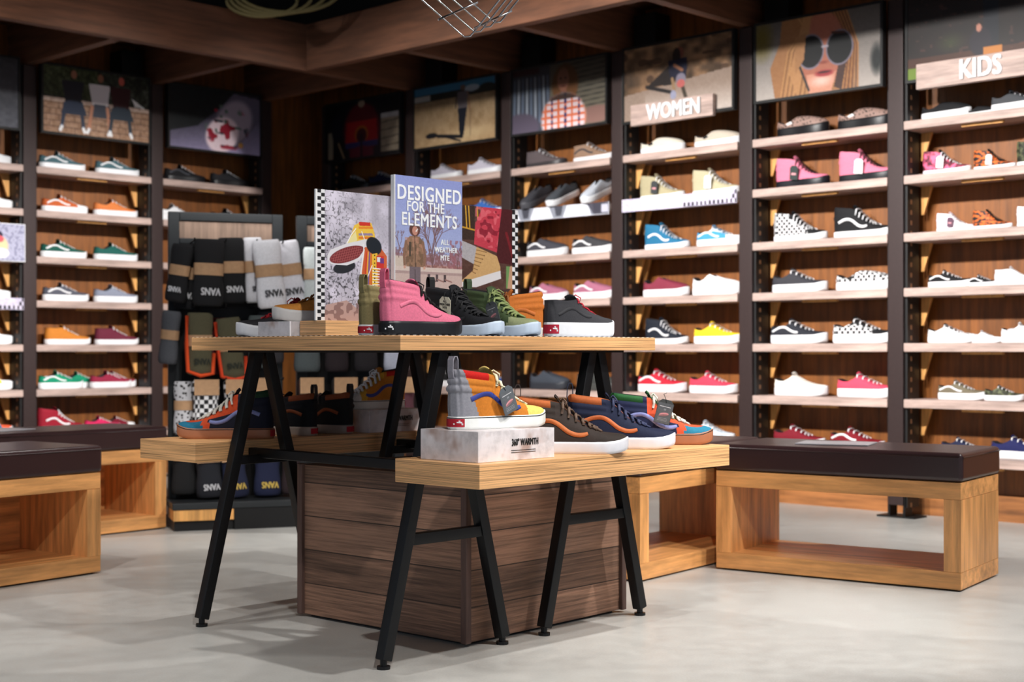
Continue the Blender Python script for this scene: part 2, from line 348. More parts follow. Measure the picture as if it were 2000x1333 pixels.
def pic_plaid(w, h):
    p = Pic(w, h, 150, (104, 98, 84), 11)
    for i in range(14): p.line([(.55, .06 + i * .075), (1, .02 + i * .075)], .012, (52, 50, 44))
    p.rect(0, 0, .42, 1, (60, 66, 78)); 
    for i in range(9): p.line([(.03 + i * .045, .16), (.02 + i * .048, .85)], .026, (150, 160, 172) if i % 2 else (96, 110, 130))
    p.rect(0, 0, .30, .10, (60, 20, 26)); p.ell(.08, .92, .24, .25, (84, 76, 92)); p.ell(.90, .86, .2, .14, (128, 96, 88))
    p.ell(.58, .34, .15, .34, (112, 70, 34)); p.ell(.56, .26, .07, .19, (160, 104, 80)); p.ell(.535, .24, .014, .014, (50, 34, 30)); p.ell(.585, .24, .014, .014, (50, 34, 30)); p.ell(.56, .36, .024, .014, (120, 60, 54)); p.rect(.54, .42, .6, .56, (140, 90, 70))
    body = np.clip((1 - np.hypot((p.U - .56) / .25, (p.V - .86) / .42)) * 9, 0, 1); pl = ((p.U * 42).astype(int) % 3 == 0) | ((p.V * 30).astype(int) % 3 == 0)
    p.put(body, (214, 196, 200)); p.put(body * pl, (206, 104, 66)); p.put(body * (((p.U * 42).astype(int) % 6 == 0) & ((p.V * 30).astype(int) % 3 != 1)), (36, 44, 96)); p.put(body * (p.V < .56), (40, 30, 26), .85)
    p.mul(.55 + .6 * p.V); return p
def pic_women(w, h):
    p = Pic(w, h, 150, (126, 96, 70), 13); n = p.noise(16, 12); p.mul(.5 + .75 * n); p.put((p.noise(12, 9) > .7) * (p.V < .55), (60, 42, 30), .7)
    p.poly([(0, .64), (1, .46), (1, 1), (0, 1)], (150, 130, 116)); p.put(np.clip((p.V - .62) * 3, 0, 1) * (p.U > .2), (200, 188, 180), .8)
    p.poly([(.22, .56), (.42, .32), (.5, .5), (.46, .58)], (30, 22, 20)); p.line([(.22, .56), (.45, .68)], .03, (24, 20, 22))
    p.ell(.53, .16, .04, .08, (110, 60, 48)); p.ell(.50, .2, .04, .12, (24, 16, 14)); p.poly([(.42, .25), (.6, .24), (.59, .5), (.44, .5)], (20, 24, 46)); p.line([(.48, .32), (.55, .4)], .03, (140, 92, 66))
    p.ell(.54, .52, .05, .09, (130, 124, 140)); p.line([(.46, .5), (.48, .68)], .03, (150, 120, 88)); p.line([(.55, .6), (.6, .85)], .035, (62, 54, 44)); p.ell(.54, .58, .04, .06, (190, 100, 96)); p.ell(.47, .72, .03, .07, (150, 152, 176)); p.grain(40, 6); return p
def pic_blonde(w, h):
    p = Pic(w, h, 190, (146, 138, 132), 15); p.mul(.62 + .55 * p.V); p.ell(.05, .2, .12, .35, (96, 84, 30), 0, .8); p.ell(.97, .68, .06, .24, (30, 34, 34), 0, .6)
    p.poly([(.22, 0), (.74, 0), (.82, .5), (.78, 1), (.16, 1), (.12, .6), (.2, .3)], (150, 104, 66))
    for i in range(22):
        x = .13 + i * .012; p.line([(.48 - i * .006, .0), (x + .14, .42), (x + .08, 1)], .012, [(184, 136, 84), (112, 72, 44), (160, 116, 74)][i % 3], .8)
    for i in range(16):
        p.line([(.62 + i * .008, .0), (.74 + i * .006, .45), (.68 + i * .01, 1)], .012, [(168, 116, 66), (76, 44, 30), (130, 84, 52)][i % 3], .8)
    p.ell(.545, .46, .19, .52, (164, 98, 78), 0, .1); p.poly([(.42, .75), (.66, .75), (.62, 1), (.44, 1)], (196, 136, 112)); p.ell(.54, .85, .12, .10, (224, 180, 166), 0, .8)
    p.poly([(.40, 0), (.46, 0), (.42, .5), (.34, 1), (.28, .7)], (172, 124, 80)); p.poly([(.72, .35), (.77, .4), (.7, 1), (.64, .95)], (64, 40, 34)); p.line([(.36, .6), (.44, .95)], .02, (40, 34, 36))
    for cx in (.455, .685): p.ell(cx, .46, .112, .235, (120, 112, 126), 0, .06); p.ell(cx, .46, .10, .21, (8, 10, 12), 0, .06)
    p.poly([(.33, .25), (.42, .2), (.40, .55), (.33, .72)], (158, 112, 72)); p.line([(.55, .42), (.59, .42)], .02, (150, 140, 150)); p.ell(.56, .62, .05, .03, (128, 62, 50), 0, .8)
    p.ell(.565, .76, .09, .052, (150, 48, 52), 0, .4); p.ell(.565, .745, .065, .018, (50, 18, 22), 0, .5); p.line([(.63, .26), (.72, .28)], .02, (70, 40, 30)); p.grain(40, 4); return p
def pic_kids(w, h):
    p = Pic(w, h, 130, (24, 14, 12), 17); p.mul(.7 + .6 * p.noise(10, 8)); p.put((p.noise(30, 24) > .86) * 1., (84, 50, 44), .6); p.ell(.3, .62, .12, .15, (50, 60, 24), 0, 1, .8)
    p.rect(0, .75, 1, 1, (96, 52, 30), .6); p.rect(0, .86, 1, 1, (104, 128, 40)); p.rect(.52, 0, .62, .9, (12, 18, 30)); p.ell(.5, .66, .08, .18, (28, 22, 34)); p.ell(.49, .5, .02, .05, (190, 130, 110)); p.rect(.52, .74, .64, .84, (190, 120, 50)); return p
def pic_gray(w, h):
    p = Pic(w, h, 60, (96, 98, 108), 19); p.grain(20, 14); p.mul(.5 + .5 * p.V); return p
def pic_bark(p, k=1.0):
    n1 = p.noise(60 * p.a * k, 60 * k); n2 = p.noise(26 * p.a * k, 34 * k); n3 = p.noise(9, 9)
    b = np.clip(1 - 1.35 * p.U * (1 - p.V) - .1, .12, 1); r = np.abs(n2 - .5) * 2; n4 = p.noise(110 * p.a * k, 70 * k); v = 200 - np.clip(1 - r / .13, 0, 1) * 120 * b - (n1 > .62) * (n4 > .5) * 110 * b - (n3 - .5) * 60
    p.C = np.stack([v, v * .97, v * 1.04], -1)
def pic_poster_left(w, h):
    p = Pic(w, h, 300, (170, 168, 178), 21); pic_bark(p)
    p.poly([(.13, .88), (.40, .84), (.60, .93), (.98, 1), (.1, 1)], (190, 158, 150)); p.put((p.noise(24, 30) > .6) * ((p.V > .86) & (p.U > .1)), (128, 96, 92), .7)
    # sneaker seen from below, sole toward the viewer
    p.ell(.37, .585, .155, .048, (34, 36, 42), -12, .1)
    p.poly([(.50, .255), (.58, .225), (.73, .225), (.77, .30), (.79, .36), (.62, .40), (.40, .43), (.44, .36)], (238, 196, 70)); p.poly([(.56, .225), (.71, .222), (.72, .25), (.57, .255)], (206, 50, 36))
    for j, cc in enumerate(((232, 140, 40), (240, 196, 70), (150, 130, 160), (226, 130, 44))): p.poly([(.56, .262 + j * .026), (.74, .254 + j * .026), (.755, .272 + j * .026), (.56, .280 + j * .026)], cc)
    p.poly([(.40, .39), (.52, .30), (.54, .37), (.38, .43)], (238, 226, 160)); p.line([(.52, .28), (.46, .33), (.40, .40)], .005, (250, 250, 250)); p.line([(.60, .30), (.65, .38)], .005, (240, 240, 240))
    p.poly([(.15, .50), (.19, .455), (.40, .40), (.66, .355), (.72, .38), (.66, .46), (.56, .53), (.40, .57), (.20, .57), (.15, .54)], (226, 224, 228))
    p.ell(.41, .485, .245, .058, (122, 40, 44), -16, .05)
    m = np.clip((1 - np.hypot(((p.U - .41) * math.cos(.28) * p.a - (p.V - .485) * math.sin(.28)) / (.235 * p.a), ((p.U - .41) * p.a * math.sin(.28) + (p.V - .485) * math.cos(.28)) / .054)) * 9, 0, 1)
    g = (((p.U * 34 + p.V * 14) % 1) < .22) | (((p.V * 52 + p.U * 9) % 1) < .22); p.put(m * g, (178, 100, 96), .8)
    p.line([(.62, .40), (.63, .45), (.56, .51)], .006, (236, 236, 238))
    # second sneaker standing on its toe, laces toward the viewer
    p.poly([(.64, .42), (.84, .40), (.94, .48), (.95, .80), (.60, .80), (.60, .6)], (206, 96, 50)); p.line([(.63, .44), (.59, .62), (.61, .80)], .009, (240, 240, 240))
    for j, cc in enumerate(((210, 60, 40), (236, 170, 60), (120, 90, 150), (226, 120, 40))): p.line([(.67 + j * .018, .46), (.63 + j * .026, .79)], .009, cc)
    p.ell(.765, .405, .115, .068, (24, 30, 38), 28, .1); p.poly([(.74, .47), (.81, .46), (.82, .80), (.74, .80)], (240, 190, 60)); p.rect(.80, .48, .90, .58, (206, 50, 40)); p.rect(.81, .49, .86, .53, (230, 230, 235)); p.rect(.85, .50, .90, .54, (110, 60, 130))
    for j in range(9): p.line([(.75, .58 + j * .022), (.92, .588 + j * .02)], .005, (246, 246, 250)); p.ell(.775, .48 + j * .03, .009, .006, (20, 20, 22))
    p.line([(.74, .56), (.66, .68), (.64, .76)], .005, (250, 250, 250))
    p.rect(0, 0, .022, 1, (240, 240, 240)); sq = (((p.U - .022) / .032).astype(int) + (p.V * 36 * 1.0).astype(int)) % 2
    p.put(((p.U > .022) & (p.U < .116)).astype(float), (232, 232, 234)); p.put(((p.U > .022) & (p.U < .116) & (((p.U - .022) / .047).astype(int) % 2 == ((p.V * 37).astype(int) % 2))).astype(float), (28, 28, 30)); return p
def pic_poster_mid(w, h):
    p = Pic(w, h, 300, (130, 142, 196), 23); c1 = np.array([142, 152, 208.]); c2 = np.array([190, 202, 228.])
    p.C = c1 + (c2 - c1) * p.V[..., None]; p.C[:] = np.where((p.V > .60)[..., None], np.array([204, 180, 172.]), p.C)
    p.rect(0, .53, 1, .62, (160, 104, 98), .55); p.put((p.noise(50, 70) > .5) * (p.V > .49) * (p.V < .62), (120, 70, 66), .55); p.put((p.noise(40, 50) > .45) * (p.U > .78) * (p.V > .42) * (p.V < .63), (156, 100, 108), .75)
    p.rect(0, .55, .18, .62, (206, 190, 176)); 
    rng = random.Random(3)
    def br(x, y, ang, L, wd, dep):
        x2 = x + math.cos(ang) * L / p.a; y2 = y - math.sin(ang) * L; p.line([(x, y), (x2, y2)], wd, (120, 88, 88), .9)
        if dep > 0:
            for k in range(3 if dep > 2 else 2): br(x2, y2, ang + rng.uniform(-.62, .62), L * rng.uniform(.62, .85), max(.0016, wd * .62), dep - 1)
    br(.55, .62, 1.6, .10, .009, 5); br(.56, .58, 1.35, .13, .007, 5); br(.54, .58, 1.85, .13, .006, 5); br(.93, .62, 1.6, .05, .005, 4); br(.06, .56, 1.5, .07, .004, 4)
    p.rect(0, .62, 1, .65, (214, 196, 186)); p.rect(0, .65, 1, .67, (178, 152, 148))
    for x in (.48, .6, .72): p.rect(x, .665, x + .035, .715, (84, 70, 72)); p.line([(x + .02, .70), (x + .12, .715)], .006, (150, 110, 104))
    p.ell(.29, .365, .085, .050, (96, 62, 54)); p.ell(.295, .372, .045, .034, (196, 140, 122)); p.line([(.31, .375), (.33, .36)], .006, (230, 226, 224))
    p.poly([(.15, .45), (.22, .41), (.36, .41), (.42, .45), (.42, .62), (.17, .62)], (150, 116, 92)); m = ((p.U > .15) & (p.U < .42) & (p.V > .42) & (p.V < .62)); p.put(m * (p.noise(36, 50) > .55), (100, 78, 60), .55); p.put(m * (p.noise(30, 40) > .66), (196, 142, 118), .6)
    p.line([(.165, .45), (.135, .54), (.145, .61)], .014, (140, 104, 84)); p.line([(.41, .45), (.44, .54), (.43, .61)], .014, (140, 104, 84)); p.line([(.29, .41), (.30, .62)], .003, (52, 42, 40)); p.rect(.21, .45, .235, .55, (70, 62, 52))
    p.ell(.145, .625, .018, .012, (210, 160, 140)); p.ell(.43, .625, .018, .012, (210, 160, 140)); p.rect(.215, .62, .375, .80, (118, 104, 110)); p.line([(.295, .64), (.295, .80)], .004, (70, 60, 64))
    p.rect(0, .0, .012, 1, (235, 235, 238)); p.grain(150, 5); return p
def pic_poster_right(w, h):
    p = Pic(w, h, 240, (86, 58, 50), 25); V0 = p.V; p.V = V0 / .69; p.grain(30, 8); p.rect(0, 0, .27, .42, (58, 42, 34)); p.line([(.0, .26), (.30, .30)], .012, (206, 156, 50))
    for x in (.12, .17, .31): p.line([(x, 0), (x + .02, .27)], .009, (210, 160, 52))
    p.poly([(0, .42), (.30, .50), (.26, .72), (0, .62)], (176, 172, 176)); p.grain(60, 6)
    p.poly([(.40, 0), (.72, 0), (.66, .56), (.26, .47), (.28, .22)], (196, 62, 78)); m = ((p.U > .28) & (p.U < .68) & (p.V < .5)); p.put(m * (p.noise(18, 20) > .6), (226, 110, 120), .7); p.put(m * (p.noise(16, 24) > .72), (130, 26, 44), .8)
    p.poly([(.72, 0), (1, 0), (1, .66), (.90, .70), (.62, .68)], (74, 26, 30)); p.line([(.80, .3), (.92, .62)], .02, (120, 30, 38))
    p.poly([(.30, .50), (.64, .60), (.70, .74), (.70, .86), (.1, 1.0), (.04, .94), (.24, .80)], (206, 166, 112)); p.grain(80, 5)
    p.poly([(.05, .95), (.70, .78), (.71, .88), (.30, 1.0), (0, 1.0)], (226, 224, 226))
    for j in range(7): p.line([(.30 - j * .012, .54 + j * .045), (.46 - j * .03, .56 + j * .045)], .007, (150, 110, 66)); p.ell(.46 - j * .03, .56 + j * .045, .008, .008, (90, 60, 40))
    p.rect(.80, .72, .86, 1, (110, 150, 90)); p.poly([(.86, .72), (.98, .70), (1, 1), (.82, 1)], (190, 150, 120))
    p.V = V0; p.put((p.V > .70) * 1., (70, 50, 46)); p.put((p.U > .90).astype(float), (232, 232, 234)); p.put(((p.U > .90) & (((p.U - .9) / .05).astype(int) % 2 == ((p.V * 26).astype(int) % 2))).astype(float), (28, 28, 30)); return p
def pic_sign_card(w, h):
    p = Pic(w, h, 60, (176, 176, 200), 27); p.put((p.noise(30, 24) > .6) * 1., (120, 120, 150), .7); p.ell(.3, .3, .2, .12, (30, 20, 50)); p.ell(.35, .6, .28, .3, (236, 206, 160)); p.ell(.25, .75, .14, .18, (240, 150, 110)); p.ell(.4, .42, .12, .1, (226, 90, 100)); p.ell(.45, .8, .2, .15, (240, 238, 240)); return p
def pic_strip(w, h):
    p = Pic(w, h, 200, (214, 206, 226), 29); p.put((p.noise(90, 8) > .55) * 1., (176, 168, 196), .6); sq = ((p.U * 56).astype(int) + (p.V * 3).astype(int)) % 2; p.put(sq * ((p.V > .66) & (p.U > .55)), (40, 40, 46)); p.put(sq * (p.U > .96), (40, 40, 46)); return p
def pic_strip2(w, h):
    p = Pic(w, h, 160, (232, 234, 244), 31)
    for x in (.16, .50, .88): p.poly([(x - .09, 0), (x + .09, 0), (x + .05, 1), (x - .05, 1)], (140, 144, 156)); p.poly([(x - .04, 0), (x + .05, 0), (x + .03, .8), (x - .02, .8)], (70, 72, 82))
    p.poly([(.78, 0), (1, 0), (1, 1), (.86, 1)], (60, 58, 70), .8); p.rect(.93, .2, .99, .8, (190, 190, 206)); return p
def pic_label(w, h):
    p = Pic(w, h, 80, (96, 100, 104), 33); p.rect(.12, .16, .86, .19, (220, 222, 224))
    for j in range(3): p.rect(.15, .74 + j * .06, .8, .755 + j * .06, (170, 172, 176), .8)
    p.rect(.45, .27, .6, .36, (140, 144, 148)); p.ell(.52, .55, .34, .085, (220, 150, 156), -14); p.ell(.5, .60, .36, .05, (150, 110, 112), -14); p.grain(16, 6); return p

# ------------------------------------------------------------------ shoes: lofted uppers on lofted soles
OUT = [(0, 0), (.02, .019), (.06, .028), (.12, .033), (.25, .0355), (.40, .0365), (.55, .042), (.68, .0485), (.80, .048), (.88, .042), (.94, .033), (.98, .019), (1, 0)]
def itp(tab, s, k=1):
    if s <= tab[0][0]: return tab[0][k]
    for a, b in zip(tab, tab[1:]):
        if s <= b[0]:
            t = (s - a[0]) / (b[0] - a[0]); return a[k] + (b[k] - a[k]) * t
    return tab[-1][k]
def smooth_tab(tab, n=3):
    return tab
RIM = {  # paired with the outline fraction: (s, x, y, z)
 'low': [(0, .02, 0, .084), (.06, .03, .020, .083), (.12, .07, .027, .077), (.25, .20, .032, .069), (.33, .30, .030, .080), (.40, .37, .025, .101), (.5, .45, .020, .093), (.6, .54, .017, .081), (.7, .61, .014, .070), (.8, .66, .011, .064), (.9, .69, .006, .061), (1, .70, 0, .060)],
 'slip': [(0, .02, 0, .076), (.06, .03, .021, .075), (.12, .07, .028, .068), (.25, .18, .034, .057), (.33, .26, .033, .060), (.40, .32, .031, .069), (.5, .37, .027, .079), (.6, .40, .022, .086), (.7, .42, .017, .090), (.8, .435, .011, .092), (.9, .445, .006, .093), (1, .45, 0, .093)],
 'mid': [(0, .02, 0, .102), (.06, .03, .020, .102), (.12, .07, .027, .101), (.25, .20, .031, .100), (.33, .31, .028, .103), (.40, .37, .024, .106), (.5, .45, .019, .092), (.6, .53, .016, .078), (.7, .60, .014, .067), (.8, .65, .011, .060), (.9, .68, .006, .056), (1, .69, 0, .055)],
 'high': [(0, .025, 0, .149), (.06, .035, .020, .149), (.12, .075, .027, .147), (.25, .20, .031, .142), (.33, .32, .028, .138), (.40, .40, .023, .133), (.5, .47, .020, .110), (.6, .55, .017, .088), (.7, .63, .015, .071), (.8, .68, .012, .062), (.9, .71, .006, .058), (1, .72, 0, .057)],
 'knit': [(0, .03, 0, .094), (.06, .035, .020, .092), (.12, .08, .027, .080), (.25, .18, .031, .070), (.33, .27, .029, .078), (.40, .33, .025, .098), (.5, .38, .021, .107), (.6, .41, .017, .104), (.7, .45, .013, .096), (.8, .48, .009, .090), (.9, .50, .005, .087), (1, .505, 0, .086)],
}
SOLEZ = {'low': .040, 'slip': .039, 'mid': .033, 'high': .032, 'knit': .040}
def spring(x): return .010 * max(0, (x - .78) / .22) ** 2
def sstep(a, b, x): t = min(1, max(0, (x - a) / (b - a))); return t * t * (3 - 2 * t)
SHOE = {}
def shoe_meshes(kind, scheme, hi, plat=0, laces='bar'):
    key = (kind, scheme, hi, plat, laces)
    if key in SHOE: return SHOE[key]
    n = (110 if scheme == 'full' else 44) if hi else 20; T = (48 if scheme == 'full' else 24) if hi else 9; L = .30
    zs = SOLEZ[kind] + plat; out = {}
    ss = [.5 - .5 * math.cos(math.pi * i / n) for i in range(n + 1)]
    rim = RIM[kind]; high = kind == 'high'
    def S(s, t, side):
        bx, by = s, itp(OUT, s); rx, ry, rz = itp(rim, s, 1), itp(rim, s, 2), itp(rim, s, 3) + plat
        z0 = zs - .003 + (.001 * sstep(.8, 1, s)); e = sstep(.42, .80, s); tp = t * math.pi / 2
        if kind == 'slip' or kind == 'knit': e = sstep(.30, .8, s)
        h = (1 - e) * (t ** 1.25) + e * (1 - math.cos(tp)) ; v = (1 - e) * t + e * math.sin(tp)
        by = by * .955; bx = .5 + (bx - .5) * .985
        bul = .0028 * math.sin(math.pi * min(1, t * 1.2)) * (1 - e)
        if high and t > .52 and s < .40: bul += .0046 * abs(math.sin((t - .52) / .48 * math.pi * 3.0)) ** .6 * (1 - sstep(.33, .40, s))
        x = bx + (rx - bx) * h; y = by + (ry - by) * h + (bul if by > .004 else 0); z = z0 + (rz - z0) * v
        if s < .03: x -= bul / L
        return ((x - .5) * L, side * y, z + spring(x))
    loop = [(s, -1) for s in ss] + [(s, 1) for s in ss[-2:0:-1]]; K = len(loop)
    grid = [[S(s, j / T, sd) for j in range(T + 1)] for s, sd in loop]
    def region(s, t, x, z):
        xf = x / L + .5
        if scheme == 'plain': return 'upper'
        if scheme in ('full', 'brown'):
            if scheme == 'full' and s < .5 and xf < .22 - (z - .03) * 1.35 : return 'heel_counter'
            if scheme == 'full' and s < .06 and xf < .05: return 'heel_counter'
            if high and t > .84 and s < .33: return 'collar'
        if s > .36 and t > (.52 if scheme == 'brown' else .80): return 'eyestay'
        if xf > .715: return 'toe_cap'
        if scheme == 'brown' and xf > .645: return 'eyestay'
        if scheme in ('full',) and s > .5 and xf > .62: return 'eyestay'
        return 'upper'
    parts = {}
    for k in range(K):
        k2 = (k + 1) % K
        for j in range(T):
            q = [grid[k][j], grid[k2][j], grid[k2][j + 1], grid[k][j + 1]]
            s = (loop[k][0] + loop[k2][0]) / 2; cx = sum(p[0] for p in q) / 4; cz = sum(p[2] for p in q) / 4
            parts.setdefault(region(s, (j + .5) / T, cx, cz), []).append(((k, j), (k2, j), (k2, j + 1), (k, j + 1)))
    for nm, fs in parts.items():
        ids = {}; m = MB()
        for f in fs:
            for a in f:
                if a not in ids: ids[a] = len(m.v); m.v.append(grid[a[0]][a[1]])
            m.f.append(tuple(ids[a] for a in f))
        out[nm] = m.mesh(nm, True)
    # lining: rolls over the rim and down inside
    m = MB(); lay = [(1, 0), (.90, .0012), (.80, -.006), (.74, -.03), (.70, -.055)]
    for s, sd in loop:
        r = S(s, 1, sd)
        cxx = (min(r[0], .02) if s > .4 else r[0])
        for f, dz in lay:
            bx = r[0]; bx = bx * f + (-.06) * (1 - f) if s < .12 else bx
            m.v.append((bx, r[1] * f, max(r[2] + dz, min(zs + .008, r[2] - .004))))
    W_ = len(lay)
    for k in range(K):
        k2 = (k + 1) % K
        for j in range(W_ - 1): m.f.append((k * W_ + j, k2 * W_ + j, k2 * W_ + j + 1, k * W_ + j + 1))
    m.f.append(tuple(k * W_ + W_ - 1 for k in range(K)))
    out['lining'] = m.mesh('lining', True)
    # sole
    m = MB(); prof = [(0, .93, 0), (.06, .985, 0), (.25, 1.02, 0), (.8, 1.02, 0), (.97, 1.005, 0), (1, .97, 0)]
    for s, sd in loop:
        for t, f, _ in prof:
            x = .5 + (s - .5) * (1 + (f - 1) * .35); y = itp(OUT, s) * f
            top = zs + .003 * sstep(.86, 1, s)
            m.v.append(((x - .5) * L, sd * y, t * top + spring(x)))
    P = len(prof)
    for k in range(K):
        k2 = (k + 1) % K
        for j in range(P - 1): m.f.append((k * P + j, k2 * P + j, k2 * P + j + 1, k * P + j + 1))
    m.f.append(tuple(k * P for k in range(K - 1, -1, -1))); m.f.append(tuple(k * P + P - 1 for k in range(K)))
    me = m.mesh('sole', True)
    for p in me.polygons[-2:]: p.use_smooth = False
    out['sole'] = me
    # line round the top of the sole
    m = MB(); pts = []
    for s, sd in loop:
        x = .5 + (s - .5) * 1.006; pts.append(((x - .5) * L, sd * itp(OUT, s) * 1.016, zs * .90 + .003 * sstep(.86, 1, s) + spring(x)))
    m.tube(pts, .0012, 4, 1.0, True); out['foxing_line'] = m.mesh('foxing_line', True)
    # heel patch on the back of the sole
    m = MB(); hs = (-.10, -.06, -.03, 0, .015, .03, .045)
    for h in hs[:]:
        s = abs(h) * .8; y = itp(OUT, s) * 1.05 * (-1 if h < 0 else 1); x = s - .006
        for z in (zs * .22, zs * .84): m.v.append(((x - .5) * L - .001, y, z))
    for i in range(len(hs) - 1): m.f.append((2 * i, 2 * i + 2, 2 * i + 3, 2 * i + 1))
    for i in range(1): m.f.append(tuple(range(0, 2, 1)) + (1,)) if False else None
    out['heel_patch'] = m.mesh('heel_patch', True)
    m = MB()
    for a, b, c_, d in ((-.085, -.015, .36, .50), (-.075, -.03, .50, .62), (-.06, -.045, .62, .72)):
        base = len(m.v)
        for h, z in ((a, c_), (b, c_ + .04), (b, d), (a, d)):
            s = abs(h) * .8; m.v.append(((s - .009 - .5) * L - .001, -itp(OUT, s) * 1.075, zs * z))
        m.f.append((base, base + 1, base + 2, base + 3))
    out['emblem'] = m.mesh('emblem')
    # tongue
    if kind not in ('slip', 'knit'):
        m = MB(); N = 12; topx = {'low': .365, 'mid': .35, 'high': .36}[kind]; topz = {'low': .115, 'mid': .119, 'high': .152}[kind] + plat
        rr = [S(.4 + .6 * i / (N - 1), 1, -1) for i in range(N)]
        cl = [((topx - .5) * L, 0, topz), ((topx + .02 - .5) * L, 0, topz - .008 + .002)] + [(a[0], a[1], a[2]) for a in rr]
        ws = [.020, .022] + [max(.004, -a[1] + .002) for a in rr]
        for i, (c, wd) in enumerate(zip(cl, ws)):
            lift = .004 if i < 3 else .0035
            for q in (-1, -.5, 0, .5, 1): m.v.append((c[0], q * wd, c[2] + lift * (1 - q * q) - .0015 * (q * q)))
        R = len(cl)
        for i in range(R - 1):
            for q in range(4): m.f.append((i * 5 + q, (i + 1) * 5 + q, (i + 1) * 5 + q + 1, i * 5 + q + 1))
        # thickness
        off = len(m.v); m.v += [(x - .003, y, z - .003) for x, y, z in m.v]; m.f += [tuple(i + off for i in reversed(f)) for f in list(m.f)]
        for q in range(4): m.f.append((q, q + 1, off + q + 1, off + q))
        out['tongue'] = m.mesh('tongue', True)
        m = MB(); nb = {'low': 5, 'mid': 5, 'high': 7}[kind]; rad = .0030
        for i in range(nb):
            a = .41 + (.86 - .41) * i / (nb - 1); b = min(.9, a + .45 / nb)
            for (pa, pb, sd) in ((a, a, 1),) + (((a, b, 1),) if hi and i < nb - 1 else ()):
                tl_ = .74 if kind == 'high' else .84; A = S(pa, tl_, -1); B = S(pb, tl_, 1); A2 = S(pa, .97, -1); B2 = S(pb, .97, 1); pts = []
                fw = .0045 if kind == 'high' else .0018
                pts = [(A[0] + fw * .4, A[1] - .0015, A[2] + .0008), ((A[0] + A2[0]) / 2 + fw, (A[1] + A2[1]) / 2 - .0022, (A[2] + A2[2]) / 2 + .003), (A2[0] + fw, A2[1], A2[2] + .0055)]
                for u in (.35, .65): pts.append((A2[0] + (B2[0] - A2[0]) * u + fw * 1.4, A2[1] + (B2[1] - A2[1]) * u, A2[2] + (B2[2] - A2[2]) * u + .0085))
                pts += [(B2[0] + fw, B2[1], B2[2] + .0055), ((B[0] + B2[0]) / 2 + fw, (B[1] + B2[1]) / 2 + .0022, (B[2] + B2[2]) / 2 + .003), (B[0] + fw * .4, B[1] + .0015, B[2] + .0008)]
                m.tube(pts, rad * (1.35 if hi and kind == 'high' else 1.1), 6, .75)
        A = S(.41, .97, -1)
        for sd in ((-1, 1) if hi else ()):   # the bow
            m.tube([(A[0], 0, A[2] + .012), (A[0] + .006, sd * .012, A[2] + .018), (A[0] + .014, sd * .026, A[2] + .008), (A[0] + .016, sd * .020, A[2] - .004), (A[0] + .006, 0, A[2] + .006)], .002, 5)
        out['laces'] = m.mesh('laces', True)
    if kind == 'slip' or kind == 'knit':
        m = MB()
        for sd in (-1, 1):
            b0 = len(m.v)
            for s, t in ((.30, .55), (.30, .98), (.40, .98), (.40, .60)):
                q = S(s, t, sd); m.v.append((q[0], q[1] + sd * .001, q[2]))
            m.f.append((b0, b0 + 1, b0 + 2, b0 + 3))
        out['side_gore'] = m.mesh('side_gore')
    # pull tab
    m = MB(); r = S(0, 1, 1); hgt = .030 if high else .016; r0 = (r[0], 0, r[2])
    prof_ = [(-.003, -.022), (-.006, -.006), (-.005, hgt * .7), (-.001, hgt), (.005, hgt), (.008, hgt * .7), (.008, -.004), (.006, -.012)]
    for dx, dz in prof_:
        for y in (-.011, .011): m.v.append((r0[0] + dx, y, r0[2] + dz))
    for i in range(len(prof_) - 1): m.f.append((2 * i, 2 * i + 1, 2 * i + 3, 2 * i + 2))
    off = len(m.v); m.v += [(x - .002 * (1 if i < 8 else -1), y, z + (.002 if 4 <= i < 12 else 0)) for i, (x, y, z) in enumerate(m.v)]; m.f += [tuple(i + off for i in reversed(f)) for f in list(m.f)]
    for i in range(len(prof_) - 1):
        for e_ in (0, 1): m.f.append((2 * i + e_, 2 * i + 2 + e_, off + 2 * i + 2 + e_, off + 2 * i + e_))
    out['pull_tab'] = m.mesh('pull_tab', False)
    # side stripe
    hz = {'high': 1.0, 'low': .80, 'mid': .9, 'slip': .8, 'knit': .85}[kind]
    line = [(.13, .074), (.18, .080), (.24, .086), (.31, .087), (.37, .080), (.42, .069), (.47, .058), (.53, .051), (.59, .050), (.64, .054)] if high else \
           [(.07, .056), (.14, .066), (.20, .074), (.26, .077), (.32, .075), (.38, .066), (.44, .058), (.50, .053), (.555, .053)]
    dense = []
    for i in range(60 if hi else 34):
        for j in range(24 if hi else 14):
            s = .02 + .66 * i / (59 if hi else 33); t = j / (23 if hi else 13); dense.append(S(s, t, -1))
    D = np.array(dense)
    def surf(x, z):
        d = (D[:, 0] - x) ** 2 + (D[:, 2] - z) ** 2; ix = np.argsort(d)[:4]; wt = 1 / (d[ix] + 1e-7); return float((D[ix, 1] * wt).sum() / wt.sum())
    m = MB(); hw = .0060 if high else .0052; NP = 33
    # resample smoothly
    xs = np.array([a for a, b in line]); zz = np.array([b + plat for a, b in line]); tt = np.linspace(0, 1, len(line)); ti = np.linspace(0, 1, NP)
    def cr(v):
        o = []
        for q in ti:
            f = q * (len(v) - 1); i = min(int(f), len(v) - 2); u = f - i; p0 = v[max(i - 1, 0)]; p1 = v[i]; p2 = v[i + 1]; p3 = v[min(i + 2, len(v) - 1)]
            o.append(.5 * ((2 * p1) + (p2 - p0) * u + (2 * p0 - 5 * p1 + 4 * p2 - p3) * u * u + (3 * p1 - p0 - 3 * p2 + p3) * u ** 3))
        return np.array(o)
    X_ = (cr(xs) - .5) * L; Z_ = cr(zz)
